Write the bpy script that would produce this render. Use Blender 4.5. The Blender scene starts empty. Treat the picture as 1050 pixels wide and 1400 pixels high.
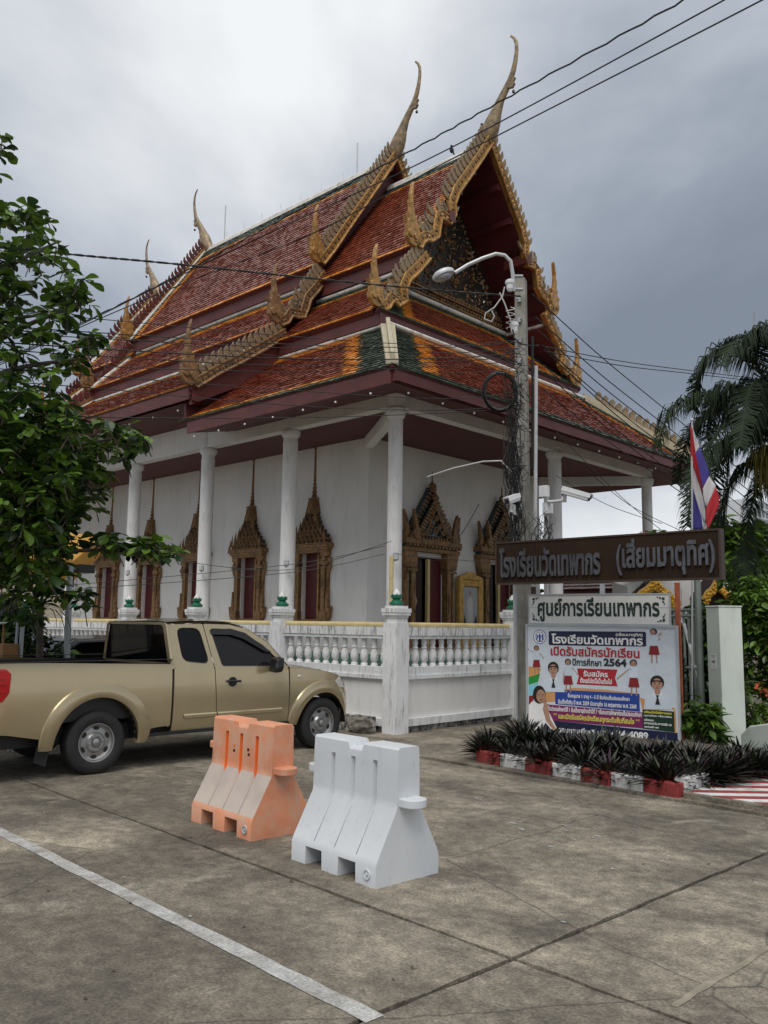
import bpy, math, random
from math import sin, cos, pi, radians
from mathutils import Vector, Matrix
random.seed(7)
S = bpy.context.scene
COL = S.collection
# ---------------------------------------------------------------- camera
FPX, YAW, PITCH, ROLL, EYE = 1170.0, radians(-43.49), radians(7.45), radians(0.75), 1.70
_f = Vector((sin(YAW)*cos(PITCH), cos(YAW)*cos(PITCH), sin(PITCH)))
_r0 = Vector((cos(YAW), -sin(YAW), 0)); _u0 = _r0.cross(_f)
CR = _r0*cos(ROLL)+_u0*sin(ROLL); CU = _u0*cos(ROLL)-_r0*sin(ROLL); CF = _f
CPOS = Vector((0, 0, EYE))
cam = bpy.data.cameras.new('camera'); cam_o = bpy.data.objects.new('camera', cam); COL.objects.link(cam_o)
cam.sensor_fit = 'VERTICAL'; cam.sensor_height = 36; cam.lens = FPX/1400*36
cam.clip_start = .05; cam.clip_end = 3000
cam_o.matrix_world = Matrix(((CR.x, CU.x, -CF.x, 0), (CR.y, CU.y, -CF.y, 0), (CR.z, CU.z, -CF.z, EYE), (0, 0, 0, 1)))
S.camera = cam_o
# ---------------------------------------------------------------- sky
SUN_EL, SUN_AZ = radians(58), radians(150)
SKX, SKY_, SKZ = 5.5, 5.5, 2.0                           # which part of the cloud pattern stands over the place
W = bpy.data.worlds.new('World'); S.world = W; W.use_nodes = True
nt = W.node_tree; N = nt.nodes; N.clear(); LK = nt.links.new
out = N.new('ShaderNodeOutputWorld'); sky = N.new('ShaderNodeTexSky'); sky.sky_type = 'NISHITA'; sky.sun_disc = False
sky.sun_elevation = SUN_EL; sky.sun_rotation = SUN_AZ
b1 = N.new('ShaderNodeBackground'); b1.inputs[1].default_value = .1; LK(sky.outputs[0], b1.inputs[0])
tc = N.new('ShaderNodeTexCoord'); mp = N.new('ShaderNodeMapping'); mp.inputs['Scale'].default_value = (1, 1, 1.9); mp.inputs['Location'].default_value = (SKX, SKY_, SKZ)
LK(tc.outputs['Generated'], mp.inputs[0])
n1 = N.new('ShaderNodeTexNoise'); n1.inputs['Scale'].default_value = 1.45; n1.inputs['Detail'].default_value = 7; n1.inputs['Roughness'].default_value = .52; n1.inputs['Distortion'].default_value = .35
LK(mp.outputs[0], n1.inputs[0])
sp = N.new('ShaderNodeSeparateXYZ'); LK(tc.outputs['Generated'], sp.inputs[0])
elev = N.new('ShaderNodeValToRGB'); e = elev.color_ramp   # how bright the cloud deck is by height above the horizon
e.elements[0].position = 0; e.elements[0].color = (.78, .78, .78, 1); e.elements[1].position = 1; e.elements[1].color = (.8, .8, .8, 1)
for p, v in ((.12, .66), (.22, .50), (.32, .40), (.44, .52), (.55, .74), (.75, .86)):
    q = e.elements.new(p); q.color = (v, v, v, 1)
LK(sp.outputs['Z'], elev.inputs[0])
ad = N.new('ShaderNodeMath'); ad.operation = 'MULTIPLY_ADD'; ad.inputs[1].default_value = 1.55; ad.inputs[2].default_value = -.77
LK(n1.outputs['Fac'], ad.inputs[0])
ad2 = N.new('ShaderNodeMath'); ad2.operation = 'ADD'; LK(ad.outputs[0], ad2.inputs[0]); LK(elev.outputs[0], ad2.inputs[1])
cr = N.new('ShaderNodeValToRGB'); c = cr.color_ramp
c.elements[0].position = .1; c.elements[0].color = (.19, .22, .27, 1); c.elements[1].position = .95; c.elements[1].color = (.80, .815, .825, 1)
for p, v in ((.36, (.275, .31, .365, 1)), (.55, (.42, .455, .51, 1)), (.72, (.58, .605, .64, 1))):
    q = c.elements.new(p); q.color = v
LK(ad2.outputs[0], cr.inputs[0])
b2 = N.new('ShaderNodeBackground'); b2.inputs[1].default_value = .92; LK(cr.outputs[0], b2.inputs[0])
mx = N.new('ShaderNodeMixShader'); mx.inputs[0].default_value = .94; LK(b1.outputs[0], mx.inputs[1]); LK(b2.outputs[0], mx.inputs[2]); LK(mx.outputs[0], out.inputs[0])
# ---------------------------------------------------------------- sun behind thin cloud
sl = bpy.data.lights.new('sun', 'SUN'); sl.energy = 1.5; sl.angle = radians(35); sl.color = (1, .96, .9)
so = bpy.data.objects.new('sun', sl); COL.objects.link(so)
sd = Vector((cos(SUN_EL)*sin(SUN_AZ), cos(SUN_EL)*cos(SUN_AZ), sin(SUN_EL)))   # towards the sun
so.rotation_euler = sd.to_track_quat('Z', 'Y').to_euler(); so.location = sd*60
S.view_settings.view_transform = 'Standard'; S.view_settings.look = 'None'; S.view_settings.gamma = 1
S.view_settings.exposure = 0.36; S.view_settings.use_curve_mapping = False
# ---------------------------------------------------------------- helpers
def at(px, py, D):
    """point D metres ahead of the camera seen at photograph pixel px, py"""
    return CPOS + (CR*((px-525)/FPX) - CU*((py-700)/FPX) + CF)*D
def onz(px, py, z=0.):
    d = CR*((px-525)/FPX) - CU*((py-700)/FPX) + CF
    return CPOS + d*((z-EYE)/d.z)
MATS = {}
def mat(name, col, rough=.6, metal=0., var=.12, scale=2.5, bump=.0, bscale=30., dirt=0., dirtcol=(.03, .028, .025), dscale=(1, 1, 1), dthr=.55, spec=.5, detail=4, bdist=.02, coat=0., trans=0., island=0., grain=0.):
    m = bpy.data.materials.new(name); m.use_nodes = True; t = m.node_tree; nn = t.nodes; L = t.links.new
    b = nn['Principled BSDF']; b.inputs['Roughness'].default_value = rough; b.inputs['Metallic'].default_value = metal
    b.inputs['Specular IOR Level'].default_value = spec
    if coat: b.inputs['Coat Weight'].default_value = coat; b.inputs['Coat Roughness'].default_value = .06
    tcn = nn.new('ShaderNodeTexCoord'); no = nn.new('ShaderNodeTexNoise'); no.inputs['Scale'].default_value = scale; no.inputs['Detail'].default_value = detail
    L(tcn.outputs['Object'], no.inputs[0])
    r = nn.new('ShaderNodeValToRGB'); r.color_ramp.elements[0].position = .3; r.color_ramp.elements[1].position = .72
    r.color_ramp.elements[0].color = (*[max(0, v*(1-var)) for v in col], 1); r.color_ramp.elements[1].color = (*[min(1, v*(1+var)) for v in col], 1)
    L(no.outputs['Fac'], r.inputs[0]); c_ = r.outputs[0]
    if island:
        ge = nn.new('ShaderNodeNewGeometry'); hs = nn.new('ShaderNodeHueSaturation')
        mr = nn.new('ShaderNodeMapRange'); mr.inputs[3].default_value = 1-island; mr.inputs[4].default_value = 1+island
        L(ge.outputs['Random Per Island'], mr.inputs[0]); L(mr.outputs[0], hs.inputs['Value']); L(c_, hs.inputs['Color']); c_ = hs.outputs[0]
    if dirt:
        mpn = nn.new('ShaderNodeMapping'); mpn.inputs['Scale'].default_value = dscale; L(tcn.outputs['Object'], mpn.inputs[0])
        n2 = nn.new('ShaderNodeTexNoise'); n2.inputs['Scale'].default_value = 4; n2.inputs['Detail'].default_value = 8; n2.inputs['Roughness'].default_value = .65; L(mpn.outputs[0], n2.inputs[0])
        r2 = nn.new('ShaderNodeValToRGB'); r2.color_ramp.elements[0].position = dthr; r2.color_ramp.elements[1].position = dthr+.2
        r2.color_ramp.elements[0].color = (0, 0, 0, 1); r2.color_ramp.elements[1].color = (dirt, dirt, dirt, 1); L(n2.outputs['Fac'], r2.inputs[0])
        mxn = nn.new('ShaderNodeMix'); mxn.data_type = 'RGBA'; L(r2.outputs[0], mxn.inputs[0]); L(c_, mxn.inputs[6]); mxn.inputs[7].default_value = (*dirtcol, 1); c_ = mxn.outputs[2]
    if grain > .4:                                       # moss and wear patches, flaked light spots, hairline cracks
        def mask(kind, sc_, lo, hi, am, colr, dist=0.):
            nonlocal c_
            nq = nn.new('ShaderNodeTexNoise'); nq.inputs['Scale'].default_value = sc_; nq.inputs['Detail'].default_value = 12; nq.inputs['Roughness'].default_value = .62; nq.inputs['Distortion'].default_value = dist; L(tcn.outputs['Object'], nq.inputs[0]); src = nq.outputs['Fac']
            if kind == 'crack':
                vo = nn.new('ShaderNodeTexVoronoi'); vo.feature = 'DISTANCE_TO_EDGE'; vo.inputs['Scale'].default_value = sc_*.5; vm = nn.new('ShaderNodeVectorMath'); vm.operation = 'MULTIPLY_ADD'; vm.inputs[1].default_value = (.28, .28, .28); L(nq.outputs['Color'], vm.inputs[0]); L(tcn.outputs['Object'], vm.inputs[2]); L(vm.outputs[0], vo.inputs['Vector']); src = vo.outputs['Distance']
            rq = nn.new('ShaderNodeMapRange'); rq.inputs[1].default_value = lo; rq.inputs[2].default_value = hi; rq.inputs[3].default_value = 0 if kind != 'crack' else am; rq.inputs[4].default_value = am if kind != 'crack' else 0; L(src, rq.inputs[0])
            mq = nn.new('ShaderNodeMix'); mq.data_type = 'RGBA'; L(rq.outputs[0], mq.inputs[0]); L(c_, mq.inputs[6]); mq.inputs[7].default_value = (*colr, 1); c_ = mq.outputs[2]
        mask('moss', .36, .46, .58, .66, (.12, .102, .078), .5); mask('moss', 1.1, .55, .66, .5, (.10, .086, .068), .8); mask('light', 1.7, .60, .70, .5, (.44, .395, .32), .6); mask('spot', 4.5, .64, .70, .75, (.07, .062, .052)); mask('crack', .7, .0, .004, .7, (.05, .045, .04))
    if grain:                                            # fine pitting and speckle of weathered concrete
        for sc_, lo, hi, am in ((55, .36, .62, grain), (9, .40, .66, grain*.8), (180, .3, .7, grain*.6)):
            ng = nn.new('ShaderNodeTexNoise'); ng.inputs['Scale'].default_value = sc_; ng.inputs['Detail'].default_value = 6; ng.inputs['Roughness'].default_value = .7; L(tcn.outputs['Object'], ng.inputs[0])
            mg = nn.new('ShaderNodeMapRange'); mg.inputs[1].default_value = lo; mg.inputs[2].default_value = hi; mg.inputs[3].default_value = 1-am; mg.inputs[4].default_value = 1+am*.45; L(ng.outputs['Fac'], mg.inputs[0])
            hg = nn.new('ShaderNodeHueSaturation'); L(mg.outputs[0], hg.inputs['Value']); L(c_, hg.inputs['Color']); c_ = hg.outputs[0]
    L(c_, b.inputs['Base Color'])
    if bump:
        n3 = nn.new('ShaderNodeTexNoise'); n3.inputs['Scale'].default_value = bscale; n3.inputs['Detail'].default_value = 5; L(tcn.outputs['Object'], n3.inputs[0])
        bp = nn.new('ShaderNodeBump'); bp.inputs['Strength'].default_value = bump; bp.inputs['Distance'].default_value = bdist; L(n3.outputs['Fac'], bp.inputs['Height']); L(bp.outputs[0], b.inputs['Normal'])
    if trans:
        tr = nn.new('ShaderNodeBsdfTranslucent'); L(c_, tr.inputs[0]); ms = nn.new('ShaderNodeMixShader'); ms.inputs[0].default_value = trans
        L(b.outputs[0], ms.inputs[1]); L(tr.outputs[0], ms.inputs[2]); L(ms.outputs[0], nn['Material Output'].inputs[0])
    MATS[name] = m; return m
class MB:
    def __init__(s): s.v = []; s.f = []; s.m = []; s.k = 0
    def add(s, vs, fs, k=None):
        o = len(s.v); s.v += [tuple(p) for p in vs]; k = s.k if k is None else k
        for f in fs: s.f.append([i+o for i in f]); s.m.append(k)
        return s
    def box(s, a, b, k=None, M=None):
        x0, y0, z0 = a; x1, y1, z1 = b
        if x0 > x1: x0, x1 = x1, x0
        if y0 > y1: y0, y1 = y1, y0
        if z0 > z1: z0, z1 = z1, z0
        vs = [(x0, y0, z0), (x1, y0, z0), (x1, y1, z0), (x0, y1, z0), (x0, y0, z1), (x1, y0, z1), (x1, y1, z1), (x0, y1, z1)]
        if M: vs = [M @ Vector(p) for p in vs]
        return s.add(vs, [(0, 3, 2, 1), (4, 5, 6, 7), (0, 1, 5, 4), (1, 2, 6, 5), (2, 3, 7, 6), (3, 0, 4, 7)], k)
    def prism(s, pts, d, k=None):
        """closed outline of 3D points swept by vector d"""
        pts = [Vector(p) for p in pts]; d = Vector(d); n = len(pts)
        nr = Vector((0, 0, 0))
        for i in range(n): nr += pts[i].cross(pts[(i+1) % n])
        if nr.dot(d) > 0: pts.reverse()
        return s.add(pts+[p+d for p in pts], [tuple(range(n)), tuple(range(2*n-1, n-1, -1))]+[((i+1) % n, i, n+i, n+(i+1) % n) for i in range(n)], k)
    def tube(s, path, r, n=6, k=None, flat=1., side=None, cap=True):
        path = [Vector(p) for p in path]; m = len(path); rs = r if isinstance(r, (list, tuple)) else [r]*m
        vs = []; prev = None
        for i, p in enumerate(path):
            t = (path[min(i+1, m-1)]-path[max(i-1, 0)]).normalized()
            if side is not None: a = Vector(side); a = (a-t*a.dot(t)).normalized()
            elif prev is None:
                a = t.cross(Vector((0, 0, 1)) if abs(t.z) < .95 else Vector((1, 0, 0))).normalized()
            else: a = (prev-t*prev.dot(t)).normalized()
            prev = a; b = t.cross(a)
            for j in range(n):
                w = 2*pi*j/n; vs.append(p+a*(cos(w)*rs[i]*flat)+b*(sin(w)*rs[i]))
        fs = [(i*n+j, i*n+(j+1) % n, (i+1)*n+(j+1) % n, (i+1)*n+j) for i in range(m-1) for j in range(n)]
        if cap: fs += [tuple(range(n-1, -1, -1)), tuple(range((m-1)*n, m*n))]
        return s.add(vs, fs, k)
    def lathe(s, prof, n=16, c=(0, 0, 0), k=None, ax=None, cap=True):
        """prof [(r,z)...] about z (or about axis ax)"""
        vs = []; m = len(prof); c = Vector(c)
        Q = Vector((0, 0, 1)).rotation_difference(Vector(ax)) if ax else None
        for r, z in prof:
            for j in range(n):
                p = Vector((r*cos(2*pi*j/n), r*sin(2*pi*j/n), z)); p = Q @ p if Q else p; vs.append(c+p)
        fs = [(i*n+j, i*n+(j+1) % n, (i+1)*n+(j+1) % n, (i+1)*n+j) for i in range(m-1) for j in range(n)]
        if cap and prof[0][0] > 1e-4: fs.append(tuple(range(n-1, -1, -1)))
        if cap and prof[-1][0] > 1e-4: fs.append(tuple(range((m-1)*n, m*n)))
        return s.add(vs, fs, k)
    def grid(s, P, k=None, flip=False):
        """P rows of points"""
        r = len(P); q = len(P[0]); vs = [p for row in P for p in row]
        fs = [(i*q+j, i*q+j+1, (i+1)*q+j+1, (i+1)*q+j) for i in range(r-1) for j in range(q-1)]
        if flip: fs = [f[::-1] for f in fs]
        return s.add(vs, fs, k)
    def ring(s, A, B, k=None, flip=False):
        n = len(A); fs = [(i, (i+1) % n, n+(i+1) % n, n+i) for i in range(n)]
        if flip: fs = [f[::-1] for f in fs]
        return s.add(list(A)+list(B), fs, k)
    def sphere(s, c, r, n=8, k=None, sc=(1, 1, 1)):
        m = max(4, n//2+1); prof = [(sin(pi*i/m)*r, -cos(pi*i/m)*r) for i in range(m+1)]
        a = MB(); a.lathe(prof, n)
        return s.add([(p[0]*sc[0]+c[0], p[1]*sc[1]+c[1], p[2]*sc[2]+c[2]) for p in a.v], a.f, k)
    def mesh(s, name, mats, smooth=None):
        me = bpy.data.meshes.new(name); me.from_pydata(s.v, [], s.f)
        for m in (mats if isinstance(mats, (list, tuple)) else [mats]): me.materials.append(MATS[m] if isinstance(m, str) else m)
        if max(s.m, default=0) > 0: me.polygons.foreach_set('material_index', s.m)
        if smooth:
            me.polygons.foreach_set('use_smooth', [True]*len(me.polygons)); me.set_sharp_from_angle(angle=radians(smooth))
        me.update(); return me
    def build(s, name, mats, parent=None, smooth=None, local=False, bevel=0, solid=0, seg=2):
        """vertices are in world space unless local (then in the parent's own frame)"""
        if parent is not None and not local:
            o = WL[parent.name]; s.v = [(p[0]-o[0], p[1]-o[1], p[2]-o[2]) for p in s.v]
        return link(name, s.mesh(name, mats, smooth), parent, bevel=bevel, solid=solid, seg=seg)
WL = {}
def link(name, me, parent=None, loc=None, rot=None, sca=None, bevel=0, solid=0, seg=2):
    o = bpy.data.objects.new(name, me); COL.objects.link(o); WL[o.name] = Vector((0, 0, 0))
    if parent is not None:
        o.parent = parent; WL[o.name] = WL[parent.name].copy()
        if loc is not None: o.location = Vector(loc)-WL[parent.name]; WL[o.name] = Vector(loc)
    elif loc is not None: o.location = loc; WL[o.name] = Vector(loc)
    if rot is not None: o.rotation_euler = rot
    if sca is not None: o.scale = sca
    if solid:
        d = o.modifiers.new('thickness', 'SOLIDIFY'); d.thickness = solid; d.offset = -1
    if bevel:
        d = o.modifiers.new('bevel', 'BEVEL'); d.width = bevel; d.segments = seg; d.limit_method = 'ANGLE'; d.angle_limit = radians(35)
    return o
def tag(o, label=None, cat=None, group=None, kind=None):
    if label: o['label'] = label
    if cat: o['category'] = cat
    if group: o['group'] = group
    if kind: o['kind'] = kind
    return o
def thing(name, loc, label, cat, group=None, rz=0.):
    o = bpy.data.objects.new(name, None); COL.objects.link(o); o.empty_display_size = .3
    o.location = loc; o.rotation_euler = (0, 0, rz); WL[o.name] = Vector(loc)
    return tag(o, label, cat, group)
def copy_tree(o, parent=None):
    c_ = o.copy(); COL.objects.link(c_)
    if parent is not None: c_.parent = parent
    for ch in list(o.children): copy_tree(ch, c_)
    return c_
def rnd(a, b): return random.uniform(a, b)
def text(body, parent, m, cx, cz, w, h, y=0., extrude=0.001, bold=0., name='lettering', maxw=True):
    """lettering on a board: parent's local x is along the board, z up, -y towards the reader"""
    cu = bpy.data.curves.new('lettering', 'FONT'); cu.body = body; cu.size = 1; cu.resolution_u = 3
    tmp = bpy.data.objects.new('lettering', cu); COL.objects.link(tmp)
    dg = bpy.context.evaluated_depsgraph_get(); cv = tmp.evaluated_get(dg).to_curve(dg)
    def area(sp):
        p = [q.co for q in sp.bezier_points]; return sum(p[k-1].x*p[k].y-p[k].x*p[k-1].y for k in range(len(p)))/2
    def inside(pt, sp):
        P = [q.co for q in sp.bezier_points]; c_ = False
        for k in range(len(P)):
            a, b = P[k-1], P[k]
            if (a.y > pt.y) != (b.y > pt.y) and pt.x < (b.x-a.x)*(pt.y-a.y)/(b.y-a.y)+a.x: c_ = not c_
        return c_
    sps = [sp for sp in cv.splines if len(sp.bezier_points) > 2]; ar = [area(sp) for sp in sps]
    par = {}
    for k in range(len(sps)):
        for j in range(len(sps)):
            if j != k and ar[j]*ar[k] < 0 and abs(ar[j]) > abs(ar[k]) and all(inside(q.co, sps[j]) for q in sps[k].bezier_points): par.setdefault(j, []).append(k)
    hole = {k for l in par.values() for k in l}; outer = [k for k in range(len(sps)) if k not in hole]
    vs = []; fs = []
    for lay in range(4):                                 # strokes that overlap are filled one layer apart, each with its own counters
        c2 = bpy.data.curves.new('stroke', 'CURVE'); c2.dimensions = '2D'; c2.fill_mode = 'FRONT'; c2.resolution_u = 3; c2.offset = bold
        for k in outer[lay::4]:
            for h_ in [k]+par.get(k, []):
                src = sps[h_]; d_ = c2.splines.new('BEZIER'); d_.bezier_points.add(len(src.bezier_points)-1); d_.use_cyclic_u = True
                for p_, q_ in zip(d_.bezier_points, src.bezier_points):
                    p_.handle_left_type = p_.handle_right_type = 'FREE'; p_.co = q_.co; p_.handle_left = q_.handle_left; p_.handle_right = q_.handle_right
        ob = bpy.data.objects.new('stroke', c2); COL.objects.link(ob); dg = bpy.context.evaluated_depsgraph_get(); m_ = bpy.data.meshes.new_from_object(ob.evaluated_get(dg)); o_ = len(vs)
        vs += [(v.co.x, v.co.y, lay*.00008) for v in m_.vertices]
        for p in m_.polygons: fs.append(tuple(i_+o_ for i_ in (p.vertices if p.normal.z > 0 else reversed(p.vertices))))
        bpy.data.objects.remove(ob); bpy.data.curves.remove(c2); bpy.data.meshes.remove(m_)
    bpy.data.objects.remove(tmp); bpy.data.curves.remove(cu)
    xs = [v[0] for v in vs]; ys = [v[1] for v in vs]
    x0, x1, y0, y1 = min(xs), max(xs), min(ys), max(ys); sx = w/(x1-x0); sy = h/(y1-y0) if h else sx
    vs = [(cx+(v[0]-(x0+x1)/2)*sx, y-v[2], cz+(v[1]-(y0+y1)/2)*sy) for v in vs]
    a = MB(); a.add(vs, fs)
    if extrude > .004:
        ed = {}
        for f in fs:
            for i in range(len(f)):
                kk = (f[i], f[(i+1) % len(f)]); ed[kk] = 1
        n = len(vs); a.v += [(p[0], p[1]+extrude, p[2]) for p in vs]
        for (i, j) in ed:
            if (j, i) not in ed: a.f.append([j, i, n+i, n+j]); a.m.append(0)
    return a.build(name, m, parent, local=True)
# ---------------------------------------------------------------- materials
mat('concrete', (.335, .29, .222), .78, var=.4, scale=1.3, bump=.5, bscale=70, dirt=.85, dirtcol=(.115, .098, .078), dthr=.46, dscale=(.28, .42, 1), detail=12, bdist=.006, grain=.46)
mat('joint', (.03, .028, .024), .95, var=.3)
mat('soil', (.1, .085, .065), .95, var=.3, scale=.4, bump=.4)
mat('road_paint', (.50, .50, .48), .75, var=.12, scale=8, dirt=.75, dirtcol=(.24, .21, .17), dthr=.46, grain=.35)
mat('mortar', (.26, .23, .175), .85, var=.3, scale=9)
mat('white_wall', (.75, .74, .72), .75, var=.07, scale=.9, dirt=.3, dirtcol=(.4, .38, .34), dscale=(1.6, 1.6, .3), dthr=.52, bump=.1, bscale=25)
mat('white_paint', (.76, .755, .75), .6, var=.07, scale=3, dirt=.45, dirtcol=(.3, .28, .24), dscale=(2.5, 2.5, .5), dthr=.52, bump=.15, bscale=18)
mat('rail_paint', (.74, .745, .75), .65, var=.08, scale=4, dirt=.85, dirtcol=(.09, .09, .08), dscale=(4, 4, .5), dthr=.53, bump=.2, bscale=18)
mat('rail_top', (.74, .745, .75), .65, var=.08, scale=4, dirt=.95, dirtcol=(.05, .05, .045), dscale=(7, 7, .7), dthr=.49, bump=.2, bscale=18)
mat('foot_dirt', (.4, .39, .36), .85, var=.5, scale=5, dirt=1, dirtcol=(.03, .03, .028), dscale=(3, 3, 3), dthr=.42, bump=.4)
mat('broken_stone', (.2, .18, .15), .95, var=.4, scale=5, dirt=.9, dirtcol=(.05, .045, .04), dthr=.45, bump=.8, bscale=12, bdist=.05)
mat('gold_rail', (.62, .50, .24), .45, var=.12, scale=6, dirt=.3, dthr=.6)
mat('maroon', (.105, .024, .020), .5, var=.25, scale=2, dirt=.4, dirtcol=(.19, .085, .07), dscale=(1, 1, 3), dthr=.55)
mat('maroon_dark', (.085, .014, .018), .55, var=.2, scale=2)
mat('ceiling_red', (.10, .022, .024), .6, var=.15, scale=2)
mat('tile_red', (.195, .043, .02), .3, var=.14, scale=1, island=.13, dirt=.3, dirtcol=(.10, .03, .022), dthr=.5)
mat('tile_orange', (.58, .22, .025), .35, var=.1, scale=3, island=.1, dirt=.15, dirtcol=(.2, .08, .03), dthr=.55)
mat('tile_green', (.04, .062, .04), .35, var=.2, scale=2, island=.2, dirt=.35, dirtcol=(.05, .045, .04), dthr=.5)
mat('ridge_mortar', (.62, .6, .55), .8, var=.15, scale=3, dirt=.8, dirtcol=(.15, .15, .14), dthr=.5, bump=.3)
mat('hip_cream', (.42, .37, .26), .8, var=.15, scale=4, dirt=.6, dirtcol=(.16, .14, .1), dthr=.5)
mat('gold', (.40, .215, .06), .38, .3, var=.35, scale=9, dirt=.9, dirtcol=(.10, .065, .03), dthr=.52, dscale=(3, 3, 3), bump=.5, bscale=30)
mat('gold_dull', (.26, .145, .06), .5, .25, var=.4, scale=14, dirt=.9, dirtcol=(.05, .03, .02), dthr=.5, bump=.6, bscale=45)
mat('gold_dark', (.06, .03, .014), .6, var=.4, scale=14)
mat('gold_grey', (.30, .215, .12), .5, .2, var=.35, scale=6, dirt=.9, dirtcol=(.09, .075, .06), dthr=.46, dscale=(2, 2, 2), bump=.4)
mat('bright_gold', (.72, .42, .06), .3, .5, var=.2, scale=9, bump=.5, bscale=50)
mat('pediment_dark', (.028, .026, .022), .35, var=.5, scale=12, bump=.5, bscale=30)
mat('mirror_chip', (.6, .58, .5), .12, .9, var=.3, scale=8, island=.4)
mat('door_red', (.085, .006, .008), .45, var=.12)
mat('door_dark', (.02, .006, .005), .6)
mat('glass_blue', (.03, .055, .06), .2, .2)
mat('green_glaze', (.02, .15, .085), .2, var=.2, scale=5, coat=.5)
mat('green_tile', (.2, .42, .32), .4, var=.15)
mat('floor_tile', (.42, .39, .35), .35, var=.1)
mat('bulb', (.8, .8, .78), .3)
mat('hole_shade', (.014, .014, .014), .6, var=.2)
mat('cable_black', (.012, .012, .013), .5)
mat('steel', (.42, .43, .44), .38, .7, var=.15, scale=6)
mat('pale_metal', (.55, .56, .57), .45, .3, var=.12, scale=4)
# ---------------------------------------------------------------- ground
gr = thing('ground', (0, 0, 0), None, None); gr['kind'] = 'structure'
MB().box((-400, -400, -.3), (400, 400, -.05)).build('earth', 'soil', gr)
SA = radians(-3.0); JX, JY = -2.71, 3.86
def sl_(u, v, z=0): return (JX+u*cos(SA)-v*sin(SA), JY+u*sin(SA)+v*cos(SA), z)
US = [-46, -34, -27, -20, -13.4, -6.7, 0, 6.5, 13, 20]; VS = [-22, -15, -8, 0, 4.42, 9, 16, 26]
jt = MB()
jt.prism([sl_(-46, -22, -.045), sl_(20, -22, -.045), sl_(20, 26, -.045), sl_(-46, 26, -.045)], (0, 0, .026)); jt.build('joint_bed', 'joint', gr)
for i in range(len(US)-1):
    for j in range(len(VS)-1):
        if j == 0 and i > 7: continue
        u0, u1, v0, v1 = US[i], US[i+1], VS[j], VS[j+1]
        if j >= 4 and i >= 5 and i < 6: pass
        g_ = .016
        # wavy broken edges along the joints
        P = []
        def edge(a, b, n):
            for k in range(n):
                t = k/n; P.append((a[0]+(b[0]-a[0])*t, a[1]+(b[1]-a[1])*t))
        near = (-14 < u0 < 7 and -9 < v0 < 5); n_ = 40 if near else 4
        edge((u0+g_, v0+g_), (u1-g_, v0+g_), n_); edge((u1-g_, v0+g_), (u1-g_, v1-g_), n_); edge((u1-g_, v1-g_), (u0+g_, v1-g_), n_); edge((u0+g_, v1-g_), (u0+g_, v0+g_), n_)
        if near: P = [(a+rnd(-.009, .009), b+rnd(-.009, .009)) for a, b in P]
        z = 0.025 if j >= 4 else 0.0
        MB().prism([sl_(a, b, z) for a, b in P], (0, 0, -.04-z)).build('concrete_slab', 'concrete', gr)
ln = thing('painted_line', sl_(-3, -.98, .004), None, None); ln['kind'] = 'structure'
q = MB(); L_ = []; R_ = []
for k in range(81):
    u = -14+k*14.03/80; L_.append(sl_(u, -1.045+rnd(-.006, .006), .004)); R_.append(sl_(u, -.94+rnd(-.006, .006), .004))
q.grid([L_, R_]); q.build('parking_line', 'road_paint', ln)
sm = MB(); A = []; B = []
for k in range(30):
    v = .1+k*3.1/29; A.append(sl_(.815+rnd(-.008, .008), v, .003)); B.append(sl_(.85+rnd(-.008, .01), v, .003))
sm.grid([B, A]); o = sm.build('mortar_seam', 'mortar'); o['kind'] = 'structure'
lt = MB()
for k in range(130):
    u, v = rnd(-6, 4), rnd(-2, 4.2); p = Vector(sl_(u, v, .006)); s_ = rnd(.006, .022); w = rnd(0, 6.3)
    lt.add([p+Vector((cos(w+a)*s_*rnd(.5, 1.2), sin(w+a)*s_*.6, rnd(0, .006))) for a in (0, 1.6, 3.1, 4.7)], [(0, 1, 2, 3)], 0 if rnd(0, 1) < .7 else 1)
mat('litter_brown', (.07, .05, .03), .9, var=.4); mat('litter_pale', (.36, .37, .38), .8)
for (px, py, n) in ((795, 1135, 7), (700, 1130, 4), (760, 1152, 4), (640, 1090, 4)):
    for k in range(n):
        p = onz(px+rnd(-28, 28), py+rnd(-8, 8), .004); s_ = rnd(.01, .04); w = rnd(0, 6.3)
        lt.add([p+Vector((cos(w+a)*s_*rnd(.6, 1.3), sin(w+a)*s_*.5, 0)) for a in (0, 1.3, 2.6, 3.9, 5.1)], [(0, 1, 2, 3, 4)], 1)
tag(lt.build('litter', ['litter_brown', 'litter_pale']), 'dry leaf bits and pale flakes scattered on the concrete', 'litter', kind='stuff')
# ---------------------------------------------------------------- temple
YC = 15.5
T = thing('temple', (-17.5, YC, 0), 'white Thai temple hall with tiered red and orange tiled roof and gilded gables', 'temple')
XF, XW, XM, XR = -11.4, -12.17, -14.45, -23.0           # front gable, front wall, middle gable, rear end of middle section
XR2 = -26.0                                              # rear gable
WY = 12.35                                               # left side wall plane
HW = YC-WY; XB = -25.2
FL = 1.2
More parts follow.
